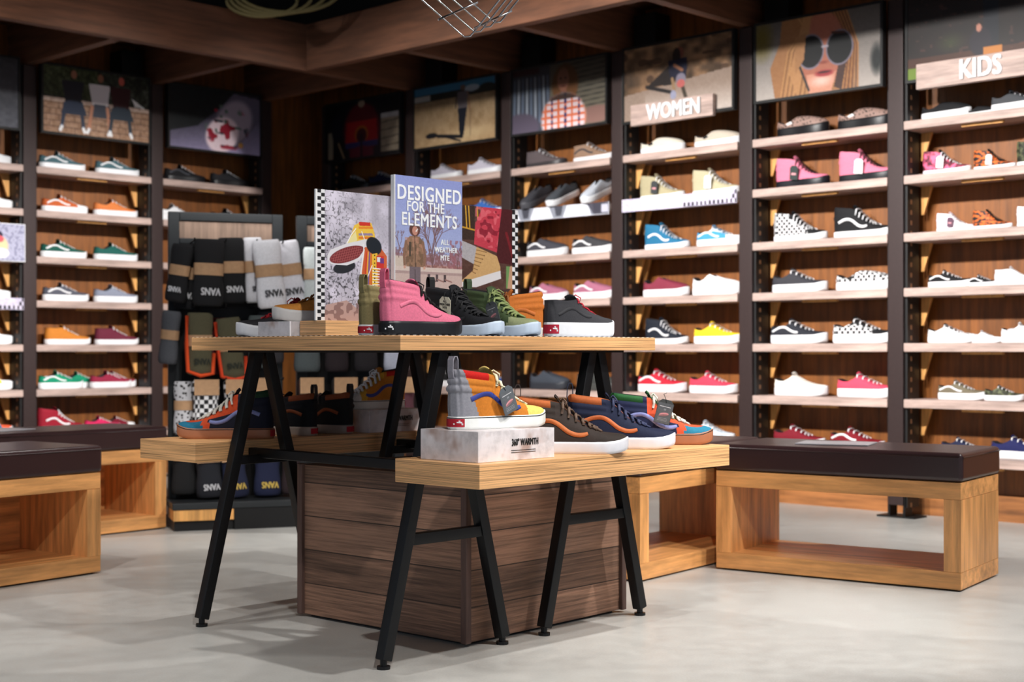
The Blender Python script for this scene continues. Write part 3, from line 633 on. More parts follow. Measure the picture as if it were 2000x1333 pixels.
    for sd in (1, -1):
        base = len(m.v)
        for i in range(NP):
            i0, i1 = max(i - 1, 0), min(i + 1, NP - 1); dx, dz = X_[i1] - X_[i0], Z_[i1] - Z_[i0]; l = math.hypot(dx, dz); nx_, nz_ = -dz / l, dx / l
            wv = hw * (1 if i < NP - 4 else .6 + .1 * (NP - i))
            for q, off_ in ((-1, -.0015), (-.97, .0012), (0, .0016), (.97, .0012), (1, -.0015)):
                x = X_[i] + nx_ * q * wv; z = Z_[i] + nz_ * q * wv; y = surf(x, z) - off_; m.v.append((x, sd * y, z))
        for i in range(NP - 1):
            for q in range(4): m.f.append((base + i * 5 + q, base + (i + 1) * 5 + q, base + (i + 1) * 5 + q + 1, base + i * 5 + q + 1))
    out['side_stripe'] = m.mesh('side_stripe', True)
    SHOE[key] = out; return out

WHT = (242, 243, 246); OFF = (226, 222, 212)
def smat(c, part):
    """c: rgb, or (kind, rgb, scale)"""
    if isinstance(c[0], str):
        return mat('shoe_' + c[0], c[1], .65, kind=c[0], scale=c[2])
    if part in ('sole', 'foxing_line'): return mat('sole_rubber', c, .42, scale=90)
    if part in ('laces', 'side_stripe', 'pull_tab'): return mat('cotton', c, .7, scale=200)
    return mat('suede_canvas', c, .78, bump=.15, scale=180, spec=.3)
def shoe(name, kind, cols, loc, yaw, label, group=None, L=.30, scheme='plain', hi=False, plat=0, stripe=None, laces=WHT, tab=None, tag_=None, patch=True, pitch=0, fox=None, lining=(30, 28, 30), tongue=None, cat='shoe', mirror=1):
    ms = shoe_meshes(kind, scheme, hi, plat)
    root = thing(name, label, cat, loc, yaw, group)
    if pitch: root.rotation_euler = (0, -math.radians(pitch), math.radians(yaw))
    k = L / .30; root.scale = (k, k, k)
    up = cols.get('upper')
    for pn in ('sole', 'upper', 'heel_counter', 'collar', 'eyestay', 'toe_cap', 'lining', 'tongue', 'laces', 'side_stripe', 'foxing_line', 'heel_patch', 'pull_tab', 'side_gore'):
        if pn not in ms: continue
        if pn == 'side_stripe':
            if stripe is None: continue
            c = stripe
        elif pn == 'laces':
            if laces is None: continue
            c = laces
        elif pn == 'foxing_line':
            if fox is None: continue
            c = fox
        elif pn == 'pull_tab':
            if tab is None: continue
            c = tab
        elif pn == 'heel_patch':
            if not patch: continue
            c = (178, 34, 48) if patch is True else patch
        elif pn == 'lining': c = lining
        elif pn == 'tongue': c = tongue or (up if not isinstance(up[0], str) else (24, 24, 26))
        elif pn == 'side_gore':
            if kind == 'knit': continue
            c = (30, 30, 32) if up[0] != 'spots' else (230, 230, 230)
        elif pn == 'sole': c = cols.get('sole', WHT)
        else: c = cols.get(pn, up)
        o = obj(pn, ms[pn], smat(c, pn), root)
        if pn in cols and pn not in ('upper', 'sole') and hi:
            pass
        if pn == 'heel_patch' and hi:
            e = obj('emblem', ms['emblem'], M_WHITE, o)
    if tag_:
        y = -.052; x, z = (-.01, .085) if kind == 'high' else (0, .07)
        tw, th = .046, .07
        px, pz, roll, colr = tag_[:4] if len(tag_) > 3 else (-.022, .038, 6, tag_[0])
        m = MB(); m.add([(-tw / 2, 0, 0), (tw / 2, 0, 0), (tw / 2, 0, th * .85), (tw * .28, 0, th), (-tw * .28, 0, th), (-tw / 2, 0, th * .85), (-tw / 2, .0012, 0), (tw / 2, .0012, 0), (tw / 2, .0012, th * .85), (tw * .28, .0012, th), (-tw * .28, .0012, th), (-tw / 2, .0012, th * .85)],
                        [(0, 1, 2, 3, 4, 5), (11, 10, 9, 8, 7, 6)] + [(i, (i + 6), (i + 1) % 6 + 6, (i + 1) % 6) for i in range(6)])
        t = m.build('hang_tag', mat('tag_card', colr, .6), root); t.location = (px, y, pz); t.rotation_euler = (math.radians(4), math.radians(roll), 0)
        if hi:
            mm = MB(); mm.tube([(0, -.0008, th * .88), (-.004, -.001, th * 1.02), (-.012, .012, th * 1.18), (-.004, .02, th * 1.25)], .0009, 5); mm.build('string', M_INK, t)
        if sum(colr) < 400:
            if hi: pic_label(tw * .94, th * .84).build('tag_print', t, -tw * .47, -.0006, .001)
            else:
                MB().box(-.013, .013, -.0006, .0, .024, .034).build('tag_print', mat('tag_ink', (215, 150, 156), .6), t)
        elif hi:
            lettering('ALL\nWEATHER\nMTE', .0095, t, 0, -.0006, .047, M_INK, .0002, .0002)
            for q in range(5): MB().box(-.013, .013, -.0005, 0, .006 + q * .0055, .0068 + q * .0055).build('printed_line', M_INK, t)
    return root

# ------------------------------------------------------------------ the room
def world_lat(lat, d): return (math.sin(YAW) * lat + math.cos(YAW) * d, math.sin(YAW) * d - math.cos(YAW) * lat)
XR, YL = 6.20, 7.90            # faces of the uprights on the right and left walls
BX, BY = XR + .22, YL + .22    # back panels
struct(MB().box(-3.5, BX + .1, -3.5, BY + .1, -.06, 0).build('floor', M_FLOOR))
struct(MB().box(-3.5, BX + .1, -3.5, BY + .1, 3.60, 3.66).build('ceiling', M_CEIL))
struct(MB().box(BX, BX + .08, -1.0, BY + .08, 0, 2.75).build('wall_right', M_PANEL))
struct(MB().box(-1.5, BX, BY, BY + .08, 0, 2.75).build('wall_left', M_PANEL))
M_UP = mat('dark_upper_wall', (46, 42, 38), .9)
struct(MB().box(BX, BX + .08, -1.0, BY + .08, 2.75, 3.6).build('wall_right', M_UP)); struct(MB().box(-1.5, BX, BY, BY + .08, 2.75, 3.6).build('wall_left', M_UP))
M_BASE = mat('pale_brown_board', (150, 96, 52), .5, kind='grainx')
M_BASEY = mat('pale_brown_board', (150, 96, 52), .5, kind='grainy')
struct(MB().box(BX - .02, BX, -1.0, BY, 0, .12).build('baseboard_right', M_BASEY))
struct(MB().box(-1.5, BX - .02, BY - .02, BY, 0, .12).build('baseboard_left', M_BASE))
# timber canopy: two fascias and their rafters
FX, FY, Z0, Z1 = 5.35, 6.89, 2.485, 2.765
struct(MB().box(FX, FX + .06, -1.0, FY, Z0, Z1).build('trim_1', M_FASCIAY, bevel=.004))
struct(MB().box(-1.5, BX, FY, FY + .06, Z0, Z1).build('trim_2', M_FASCIA, bevel=.004))
PR = [7.774, 6.907, 6.040, 5.170, 4.302, 3.441, 2.575]      # upright centres, right wall
PL = [3.240, 4.098, 4.958, 5.803]                            # left wall
n = 3
for y in PR[2:] + [1.71]:
    struct(MB().box(FX + .06, BX, y - .03, y + .03, Z0, Z1 - .02).build('trim_%d' % n, M_FASCIA)); n += 1
for x in [2.38] + PL:
    struct(MB().box(x - .03, x + .03, FY + .06, BY, Z0, Z1 - .02).build('trim_%d' % n, M_FASCIAY)); n += 1
struct(MB().box(FX + .06, BX, -1.0, FY, Z1 - .02, Z1).build('trim_%d' % n, M_FASCIA)); n += 1
struct(MB().box(-1.5, BX, FY + .06, BY, Z1 - .02, Z1).build('trim_%d' % n, M_FASCIA))
BAYN = {'L0': 'far left edge', 'L1': 'three friends poster', 'L2': 'dark floral toe poster', 'S0': 'red backpack poster', 'S1': 'desert walker poster',
        'S2': 'plaid shirt poster', 'S3': 'women sign', 'S4': 'sunglasses poster', 'S5': 'kids sign'}
def bayref(b): return 'at ' + BAYN[b] if b == 'L0' else 'under ' + BAYN[b]
# bay: wall, left edge coordinate
BAY = {'L0': ('L', PL[0] + .0425), 'L1': ('L', PL[1] + .0425), 'L2': ('L', PL[2] + .0425)}
for i, y in enumerate(PR[:6]): BAY['S%d' % i] = ('R', y - .0425)
BW = .775
def place(b, x, y, z):
    w_, e = BAY[b]
    return ((XR + y, e - x, z), -90) if w_ == 'R' else ((e + x, YL + y, z), 0)
# uprights
names = ['left of the backpack poster', 'between the backpack and desert posters', 'between the desert and plaid shirt posters', 'between plaid shirt poster and women sign', 'between women sign and sunglasses poster', 'between sunglasses poster and kids sign', 'at the right end of the kids bay']
lnames = ['at the far left edge', 'left of the three friends poster', 'between friends and floral toe posters', 'right of the floral toe poster']
def post(c, wall, where):
    loc, yaw = ((XR, c, 0), -90) if wall == 'R' else ((c, YL, 0), 0)
    t = thing('upright_post', 'dark brown steel upright ' + where, 'post', loc, yaw, 'steel uprights between the shelf bays')
    MB().box(-.040, .040, 0, .012, .06, 2.48).box(-.040, -.034, .012, .08, .06, 2.48).box(.034, .040, .012, .08, .06, 2.48).build('channel', M_POST, t, bevel=.003)
    for x0 in (-.052, .041): MB().box(x0, x0 + .011, .02, .135, .05, 2.48).build('slotted_strip', mat('slotted_steel', (22, 22, 23), .5, kind='slotted'), t)
    MB().box(-.10, .10, .0, .12, 0, .008).box(-.046, -.034, .01, .08, .008, .12).box(.034, .046, .01, .08, .008, .12).build('base_plate', M_SLOT, t)
for c, nm in zip(PR, names): post(c, 'R', nm)
for c, nm in zip(PL, lnames): post(c, 'L', nm)
# shelves
ROWZ = [1.849, 1.590, 1.316, 1.055, .793, .526, .262]
ROWN = ['top', 'second', 'third', 'fourth', 'fifth', 'sixth', 'bottom']
def gusset(sd): 
    m = MB()
    a, b_ = (0, .056) if sd > 0 else (0, -.056)
    v = [(a, y, z) for y in (0, .014) for z in (0, -.135)]; m.v = [(a, 0, 0), (b_, 0, 0), (a + sd * .012, 0, -.135), (a, 0, -.135), (a, .014, 0), (b_, .014, 0), (a + sd * .012, .014, -.135), (a, .014, -.135)]
    m.f = [(0, 3, 2, 1), (4, 5, 6, 7), (0, 1, 5, 4), (1, 2, 6, 5), (2, 3, 7, 6), (3, 0, 4, 7)] ; return m.mesh('bracket')
GUS = {1: gusset(1), -1: gusset(-1)}
shm = MB().box(.0, BW, 0, .215, 0, .042).mesh('board'); clm = MB().box(-.10, .10, .03, .05, -.012, 0).mesh('cleat')
strip_cfg = {('S3', 1): pic_strip, ('S2', 1): pic_strip2, ('L0', 3): pic_strip}
for b in BAY:
    for r, z in enumerate(ROWZ):
        loc, yaw = place(b, 0, 0, z)
        t = thing('wall_shelf', '%s whitewashed shelf board %s' % (ROWN[r], bayref(b)), 'shelf', loc, yaw, 'whitewashed shelves along the walls')
        o = obj('board', shm, M_SHELF, t, .003, seg=1)
        for x, sd in ((.013, 1), (BW - .013, -1)):
            for yy in ((.105, .165) if b in ('S1', 'S2', 'S3') else (.15,)): o = obj('bracket', GUS[sd], M_BRACKET, t); o.location = (x, yy, 0)
        for x in (.38,):
            o = obj('cleat', clm, M_BRACKET, t); o.location = (x, 0, 0)
        if (b, r) in strip_cfg:
            MB().box(0, BW, -.004, -.001, -.018, .052).build('printed_strip', M_WHITE, t)
            strip_cfg[(b, r)](BW, .07).build('strip_print', t, 0, -.005, -.018)
# small printed card on the third shelf, far left
loc, yaw = place('L0', BW - .27, .03, ROWZ[2] + .042 - .04)
t = thing('picture_card', 'small printed sneaker card standing on the far left shelf edge', 'picture', (loc[0], YL - .02, 1.318), 0)
MB().box(0, .27, 0, .008, 0, .22).build('card', M_WHITE, t); pic_sign_card(.262, .212).build('card_print', t, .004, -.002, .004)
# posters
def poster(b, x0, x1, fn, label, z0=2.075, z1=2.478, gain=.95):
    loc, yaw = place(b, x0, -.035, z0); w_ = x1 - x0; h_ = z1 - z0
    t = thing('poster', label, 'poster', loc, yaw, 'framed photo posters above the shelves')
    MB().box(0, w_, 0, .03, 0, h_).build('backing', M_FRAME, t)
    MB().box(0, w_, -.006, 0, 0, .014).box(0, w_, -.006, 0, h_ - .014, h_).box(0, .014, -.006, 0, .014, h_ - .014).box(w_ - .014, w_, -.006, 0, .014, h_ - .014).build('frame', M_FRAME, t)
    fn(w_ - .026, h_ - .026).build('photo_print', t, .013, -.002, .013, gain); return t
poster('L0', .30, .735, pic_gray, 'plain grey poster cut off by the left picture edge', 2.08, 2.508)
poster('L1', .008, .745, pic_friends, 'poster of three people seated on a wall', 2.085, 2.508, 1.3)
poster('L2', .01, .73, pic_floral, 'dark poster of a floral shoe toe', 2.085, 2.508, 1.35)
poster('S0', -.002, .777, pic_backpack, 'dark poster of a red backpack in the corner', gain=.9)
poster('S1', .033, .787, pic_desert, 'poster of a figure walking on desert sand')
poster('S2', .036, .79, pic_plaid, 'poster of a person in a plaid shirt')
poster('S3', .03, .782, pic_women, 'poster of a person posing by a stone wall', z0=2.055)
poster('S4', .036, .774, pic_blonde, 'poster of a blonde person in round sunglasses', z0=2.065)
poster('S5', .03, .78, pic_kids, 'dark woodland poster behind the kids sign', z0=2.06)
def sign(b, x0, x1, z0, z1, word, label, n_):
    loc, yaw = place(b, x0, -.075, z0); w_ = x1 - x0; h_ = z1 - z0
    t = thing('department_sign', label, 'sign', loc, yaw, 'wooden department signs')
    MB().box(0, w_, 0, .03, 0, h_).build('plank', M_SHELF, t, bevel=.003)
    lettering(word, .118 * n_, t, w_ * (.54 if word == 'WOMEN' else .46), -.004, h_ / 2, M_WHITE, .0034, .004, .78)
sign('S3', .118, .672, 2.033, 2.148, 'WOMEN', 'wooden sign with white letters WOMEN', 1.0)
sign('S5', .105, .80, 2.018, 2.136, 'KIDS', 'wooden sign with white letters KIDS', 1.05)
# black boxes fixed to the panels over the posters
for b, x in (('L1', .60), ('S1', .04), ('S2', .03), ('S3', .03), ('S4', .03), ('S5', .03)):
    loc, yaw = place(b, x, .06, 2.46)
    t = MB().box(0, .15, 0, .14, 0, .22).build('mounting_box', M_SLOT, None, bevel=.006, loc=loc, yaw=yaw)
    tag(t, 'black mounting box above the poster, over the %s bay' % BAYN[b], 'box', 'black boxes above the posters')

# ------------------------------------------------------------------ shoes on the wall
TEAL=(74,104,112); RUST=(196,96,48); GREEN=(22,84,72); GREY=(84,86,98); LGREY=(140,146,164); TAN=(206,128,48); WINE=(108,38,58); KELLY=(20,140,104); RED=(176,28,44)
NAVY=(26,32,62); BLK=(24,24,27); CREAM=(216,208,192); KHAKI=(172,162,130); MAUVE=(168,104,128); PINK=(224,124,150); CORAL=(230,90,110); SKY=(36,108,146); YEL=(248,206,40); BURG=(128,48,66)
CHK=('checker', (236,236,238), 70); LEO=('spots', (150,122,112), 75); CAMO=('camo', (70,74,50), 30); FLM=('flames', (200,96,30), 28); FL2 = ('camo', (190,80,110), 26)
W2 = WHT
# bay, row, heel distance from the bay's left end, kind, upper, label words, side word, options
SH = [
 ('L0',0,0.452,'low',WHT,'white low sneaker','left',{}), ('L0',1,0.461,'low',WHT,'white low sneaker','right',{}),
 ('L0',3,0.449,'low',WHT,'white low sneaker','right',{}), ('L0',4,0.467,'low',WHT,'white low sneaker','right',{}),
 ('L0',5,0.492,'low',YEL,'yellow low sneaker','right',{'toe':WHT}), ('L0',6,0.473,'low',SKY,'blue and orange sneaker','right',{'toe':(235,96,60)}),
 ('L1',0,0.075,'low',TEAL,'teal grey low sneaker','left',{'stripe':W2}), ('L1',0,0.449,'low',TEAL,'teal grey low sneaker','right',{'stripe':W2}),
 ('L1',1,0.091,'low',RUST,'rust and white low sneaker','left',{'stripe':W2,'toe':WHT}), ('L1',1,0.438,'low',(214,124,66),'orange low sneaker','right',{'toe':(214,124,66)}),
 ('L1',2,0.085,'low',GREEN,'dark green striped sneaker','left',{'stripe':W2}), ('L1',2,0.438,'low',(28,92,84),'plain green sneaker','right',{}),
 ('L1',3,0.098,'low',GREY,'grey striped low sneaker','left',{'stripe':W2}), ('L1',3,0.438,'low',LGREY,'pale grey plain sneaker','right',{}),
 ('L1',4,0.111,'mid',TAN,'tan chukka sneaker','left',{}), ('L1',4,0.445,'mid',WINE,'wine chukka sneaker','right',{}),
 ('L1',5,0.055,'low',KELLY,'green striped sneaker','far left',{'stripe':W2,'L':.29,'y':-.03}), ('L1',5,0.245,'low',KELLY,'plain green sneaker','centre left',{'L':.27,'y':.055}),
 ('L1',5,0.396,'low',(150,36,66),'wine sneaker with white laces','centre right',{'L':.28,'y':-.03}), ('L1',5,0.572,'low',(150,40,62),'plain wine sneaker','far right',{'L':.27,'y':.055}),
 ('L1',6,0.065,'high',(150,24,44),'red striped high sneaker','left',{'stripe':W2}), ('L1',6,0.365,'low',(212,40,96),'pink red low sneaker','middle',{'L':.24,'y':-.02,'toe':(220,60,110)}), ('L1',6,0.580,'low',(120,20,40),'white toed red sneaker','right',{'L':.22,'y':.07,'toe':WHT}),
 ('L2',0,0.080,'low',BLK,'all black sneaker','left',{'sole':(26,26,30),'stripe':(70,72,80)}), ('L2',0,0.431,'low',(34,34,38),'plain black sneaker','right',{'sole':(20,20,24)}),
 ('L2',1,0.020,'low',WHT,'white low sneaker','left',{}), ('L2',1,0.431,'low',BLK,'black low sneaker','right',{}),
 ('S0',0,-0.067,'low',BLK,'black low shoe','left',{'sole':(18,18,20)}), ('S0',0,0.299,'low',NAVY,'navy low shoe','right',{'sole':(22,22,30)}),
 ('S1',0,0.048,'low',(190,186,200),'pale lilac low sneaker','left',{'L':.28}), ('S1',0,0.390,'low',(200,196,210),'pale lilac low sneaker','right',{}),
 ('S1',1,0.403,'low',(60,110,190),'blue low sneaker','right',{}), ('S1',5,0.440,'low',(50,90,180),'blue low sneaker','right',{}),
 ('S1',1,0.043,'low',LGREY,'grey low sneaker','left',{}), ('S1',5,0.063,'low',BLK,'black low sneaker','left',{}),
 ('S2',0,0.033,'mid',(92,82,84),'grey brown mid sneaker','left',{'sole':(60,56,58),'L':.31}), ('S2',0,0.414,'mid',(146,118,98),'taupe mid sneaker','right',{'stripe':(60,56,60),'sole':(235,232,235),'L':.31}),
 ('S2',2,0.038,'knit',(66,66,74),'charcoal striped trainer','left',{'stripe':W2,'L':.32}), ('S2',2,0.402,'knit',(62,62,66),'charcoal striped trainer','right',{'stripe':W2,'L':.31}),
 ('S2',3,0.059,'knit',MAUVE,'mauve striped trainer','left',{'stripe':W2,'L':.30}), ('S2',3,0.414,'knit',MAUVE,'mauve striped trainer','right',{'stripe':W2,'L':.31}),
 ('S2',5,0.063,'knit',(64,70,80),'dark grey trainer','left',{'sole':(50,54,62),'L':.31}), ('S2',5,0.438,'knit',(60,62,60),'dark olive trainer','right',{'sole':(70,72,70),'L':.31}),
 ('S3',0,0.047,'slip',CREAM,'cream slip-on shoe','left',{}), ('S3',0,0.422,'slip',(196,184,168),'beige slip-on shoe','right',{}),
 ('S3',1,0.044,'high',KHAKI,'khaki high-top with dark tag','left',{'tag':(50,54,56)}), ('S3',1,0.408,'high',(184,175,145),'khaki high-top with white tag','right',{'tag':(240,240,240)}),
 ('S3',2,0.077,'high',SKY,'blue striped high-top','left',{'stripe':W2}), ('S3',2,0.436,'low',(70,150,196),'white and blue low sneaker','right',{'toe':WHT,'eye':WHT,'stripe':W2}),
 ('S3',3,0.066,'knit',BURG,'burgundy knit trainer','left',{'L':.31}), ('S3',3,0.408,'knit',WHT,'white knit trainer','right',{'L':.32}),
 ('S3',4,0.080,'high',(24,30,42),'navy black high-top','left',{'stripe':W2,'L':.29}), ('S3',4,0.418,'low',YEL,'yellow low sneaker','right',{'L':.31}),
 ('S3',5,0.029,'low',(196,36,56),'red striped low sneaker','left',{'stripe':W2,'L':.33}), ('S3',5,0.387,'low',(216,62,86),'plain red low sneaker','right',{'L':.31}),
 ('S3',6,0.044,'low',(190,80,120),'pink low sneaker','left',{'stripe':W2}), ('S3',6,0.377,'low',(206,220,232),'pale blue low sneaker','right',{'stripe':WHT}),
 ('S4',0,0.083,'slip',LEO,'leopard shoe with black platform','left',{'sole':(16,16,20),'plat':.016}), ('S4',0,0.441,'slip',LEO,'leopard shoe with black platform','right',{'sole':(16,16,20),'plat':.016}),
 ('S4',1,0.077,'high',PINK,'pink high-top with dark tag','left',{'sole':(18,20,26),'lace':BLK,'tag':(40,52,50),'plat':.008,'L':.31}), ('S4',1,0.449,'high',PINK,'pink high-top with white tag','right',{'sole':(18,20,26),'lace':BLK,'tag':(240,240,240),'plat':.008,'L':.31}),
 ('S4',2,0.064,'high',CHK,'checkered high-top','left',{'toe':BLK,'eye':BLK,'stripe':None,'L':.31}), ('S4',2,0.420,'high',BLK,'black and white high-top','right',{'stripe':W2,'L':.32}),
 ('S4',3,0.055,'low',(56,56,62),'charcoal plain sneaker','left',{'L':.32}), ('S4',3,0.432,'slip',CHK,'white checkered slip-on','right',{'L':.32}),
 ('S4',4,0.045,'low',(40,42,50),'black striped low sneaker','left',{'stripe':W2,'L':.33}), ('S4',4,0.414,'low',CHK,'checkered low sneaker','right',{'toe':BLK,'eye':BLK,'L':.34}),
 ('S4',5,0.067,'low',(244,238,228),'cream white low sneaker','left',{'lace':None,'L':.31}), ('S4',5,0.438,'low',(224,74,100),'coral red low sneaker','right',{'L':.32}),
 ('S4',6,0.061,'low',(120,20,36),'dark red low sneaker','left',{}), ('S4',6,0.396,'low',(120,14,30),'maroon striped low sneaker','right',{'stripe':W2}),
 ('S5',0,0.036,'slip',BLK,'black slip-on with white sole','left',{'L':.25,'plat':.01}), ('S5',0,0.255,'slip',BLK,'small black slip-on','middle',{'L':.15}), ('S5',0,0.387,'low',(70,72,76),'grey and white sneaker','right',{'L':.25,'plat':.01}),
 ('S5',1,0.044,'high',FL2,'pink patterned high-top','left',{'L':.24,'tag':(240,240,240)}), ('S5',1,0.301,'high',FLM,'black and orange flame high-top','middle',{'L':.20,'lace':BLK,'tag':(240,240,240)}), ('S5',1,0.509,'high',CAMO,'camouflage high-top','right',{'L':.24}),
 ('S5',2,0.113,'high',(240,226,236),'white and pink high-top','left',{'L':.19,'tag':(90,60,80)}), ('S5',2,0.296,'high',FLM,'small black and orange high-top','middle',{'L':.19,'lace':BLK}), ('S5',2,0.509,'high',WHT,'white high-top','right',{'L':.20,'toe':(150,180,140)}),
 ('S5',3,0.070,'low',BLK,'black striped child sneaker','left',{'L':.22,'stripe':W2}), ('S5',3,0.268,'low',BLK,'small black striped sneaker','middle',{'L':.15,'stripe':W2}), ('S5',3,0.402,'mid',WHT,'white mid sneaker','right',{'L':.22,'lace':None}),
 ('S5',4,0.068,'low',('spots',(238,238,240),90),'white patterned sneaker','left',{'L':.24}), ('S5',4,0.283,'low',WHT,'small white sneaker','middle',{'L':.15,'stripe':(190,190,190)}), ('S5',4,0.434,'low',WHT,'plain white sneaker','right',{'L':.24,'stripe':(200,200,204)}),
 ('S5',5,0.121,'low',(112,104,86),'olive brown striped sneaker','left',{'L':.24,'stripe':WHT}), ('S5',5,0.352,'low',CAMO,'camouflage low sneaker','middle',{'L':.19}),
 ('S5',6,0.136,'low',NAVY,'navy low sneaker','left',{'L':.23}), ('S5',6,0.387,'low',(30,34,84),'navy blue low sneaker','right',{'L':.28}),
]
for b, r, px, kind, up, desc, side, op in SH:
    L = op.get('L', .30); cols = {'upper': up, 'sole': op.get('sole', WHT)}
    if 'toe' in op: cols['toe_cap'] = op['toe']
    if 'eye' in op: cols['eyestay'] = op['eye']
    x = max(.014, min(px, BW - .013 - L))
    loc, yaw = place(b, x + L / 2, op.get('y', .0) + .115, ROWZ[r] + .042)
    k = L / .30
    shoe('shoe', kind, cols, loc, yaw, '%s, %s on %s shelf %s' % (desc, side, ROWN[r], bayref(b)), 'shoes on the wall shelves', L=L,
         scheme='cap' if ('toe' in op or 'eye' in op) else 'plain', plat=op.get('plat', 0), stripe=op.get('stripe'), laces=op.get('lace', WHT),
         tag_=(op['tag'],) if 'tag' in op else None, patch=False, lining=(40, 36, 38) if r else (60, 54, 54))
# three trainers tipped back, toes to the room
for px, up, wd, sd in ((0.135, (62, 62, 68), 'dark grey', 'left'), (0.341, (70, 74, 80), 'grey and white', 'middle'), (0.611, (190, 196, 206), 'white and black', 'right')):
    x = px; loc, yaw = place('S2', x, .10, ROWZ[1] + .042 + .050)
    shoe('shoe', 'knit', {'upper': up, 'sole': WHT if wd[0] != 'd' else (80, 80, 86)}, loc, 176, '%s trainer facing out, %s on second shelf under plaid shirt poster' % (wd, sd), 'shoes on the wall shelves', L=.27, scheme='cap', patch=False, pitch=-22)

# ------------------------------------------------------------------ display table
TX0, TX1, TY0, TY1, TZ = 2.368, 3.385, 2.672, 3.592, .800
dt = thing('display_table', 'stepped plywood display table on black steel A-frame legs', 'table', (2.875, 3.13, 0))
def TB(m, name, mt, **k):
    m.v = [(x - 2.875, y - 3.13, z) for x, y, z in m.v]; return m.build(name, mt, dt, **k)
TB(MB().box(TX0, TX1, TY0, TY1, TZ, TZ + .038), 'tabletop', M_PLY, bevel=.0015, seg=1)
TB(MB().box(TX0 + .004, TX1 - .004, TY0 + .003, TY1 - .004, TZ + .0382, TZ + .0392), 'checked_runner', mat('runner', (225, 225, 228), .6, kind='checker', scale=90))
TB(MB().box(TX0 + .10, TX1 - .10, TY0 + .04, TY1 - .04, TZ - .006, TZ), 'underframe', M_LEG)
TB(MB().box(2.385, 3.395, 2.410, 2.712, .470, .529), 'low_shelf', M_PLY, bevel=.0015, seg=1)
TB(MB().box(2.375, 3.31, 3.584, 3.882, .470, .529), 'low_shelf', M_PLY, bevel=.0015, seg=1)
for cx in (2.577, 3.171):
    for y in (2.731, 3.533):
        for sd in (-1, 1):
            m = MB().bar((cx + sd * .213, y, .022), (cx + sd * .018, y, .797), .032, .032)
            l = TB(m, 'leg', M_LEG, bevel=.002, seg=1)
            f = MB().tube([(cx + sd * .213 - 2.875, y - 3.13, 0), (cx + sd * .213 - 2.875, y - 3.13, .008)], .017, 12).tube([(cx + sd * .213 - 2.875, y - 3.13, .008), (cx + sd * .213 - 2.875, y - 3.13, .03)], .009, 8).build('levelling_foot', M_LEG, l)
        if y < 3: TB(MB().box(cx - .135, cx + .135, y - .012, y + .012, .302, .332), 'stretcher', M_LEG, bevel=.002, seg=1)
        else: TB(MB().box(cx - .09, cx + .09, y - .010, y + .010, .462, .488), 'stretcher', M_LEG, bevel=.002, seg=1)
    TB(MB().box(cx - .014, cx + .014, 2.7125, 3.5835, .478, .506), 'side_rail', M_LEG, bevel=.002, seg=1)
# plank plinth under the table
bx = thing('wooden_plinth', 'dark weathered plank crate box standing under the display table', 'box', (2.685, 2.764, 0), 2.4)
MB().box(.012, .702, .012, .69, .008, .458).build('planks', M_BOX, bx, bevel=.002, seg=1)
for x, y in ((0, 0), (.692, 0), (0, .68), (.692, .68)):
    MB().box(x, x + .022, y, y + .022, .008, .46).build('corner_trim', mat('corner_board', (96, 72, 64), .6, kind='grainz'), bx, bevel=.002, seg=1)
MB().box(.03, .68, .03, .67, 0, .008).build('base', M_SLOT, bx)

# riser, posters and boxes on the table top
ZT = TZ + .0394
rs = MB().box(2.49, 3.26, 3.120, 3.236, ZT, ZT + .044).build('plywood_riser', M_PLY, None, bevel=.0012, seg=1)
tag(rs, 'low plywood riser block under the three standing posters', 'riser')
def standing(name, fn, x, y, w_, z0, h_, thick, label, gain=1.0):
    t = thing(name, label, 'poster', (x, y, z0), 0, 'display posters standing on the table')
    MB().box(0, w_, 0, thick, 0, h_).build('board', M_WHITE, t, bevel=.0008, seg=1)
    fn(w_, h_).build('poster_print', t, 0, -.0012, 0, gain); return t
ZR = ZT + .0445
p1 = standing('standing_poster', pic_poster_left, 2.486, 3.160, .277, ZR, .366, .006, 'grey bark poster with checkered left edge and two patterned sneakers', .95)
p2_ = standing('standing_poster', pic_poster_mid, 2.757, 3.138, .273, ZR, .428, .016, 'tall blue poster with a person under bare trees and lettering', .95)
lw = mat('print_white', (236, 238, 240), .5)
lettering('DESIGNED', .061, p2_, .138, -.0022, .377, lw, .0013, .0004, .84, spacing=1.10)
lettering('FOR THE', .042, p2_, .122, -.0022, .339, lw, .0010, .0004, .84, spacing=1.10)
lettering('ELEMENTS', .054, p2_, .138, -.0022, .300, lw, .0010, .0004, .84, spacing=1.10)
for s_, x_, z_, q in (('ALL', .200, .240, .022), ('WEATHER', .205, .217, .022), ('MTE', .200, .193, .022)): lettering(s_, q, p2_, x_, -.0022, z_, lw, .0006, .0004, .86, spacing=1.1)
p3_ = standing('standing_poster', pic_poster_right, 3.034, 3.160, .264, ZR, .362, .006, 'low poster of a tan boot with red trousers and checkered right edge', .95)

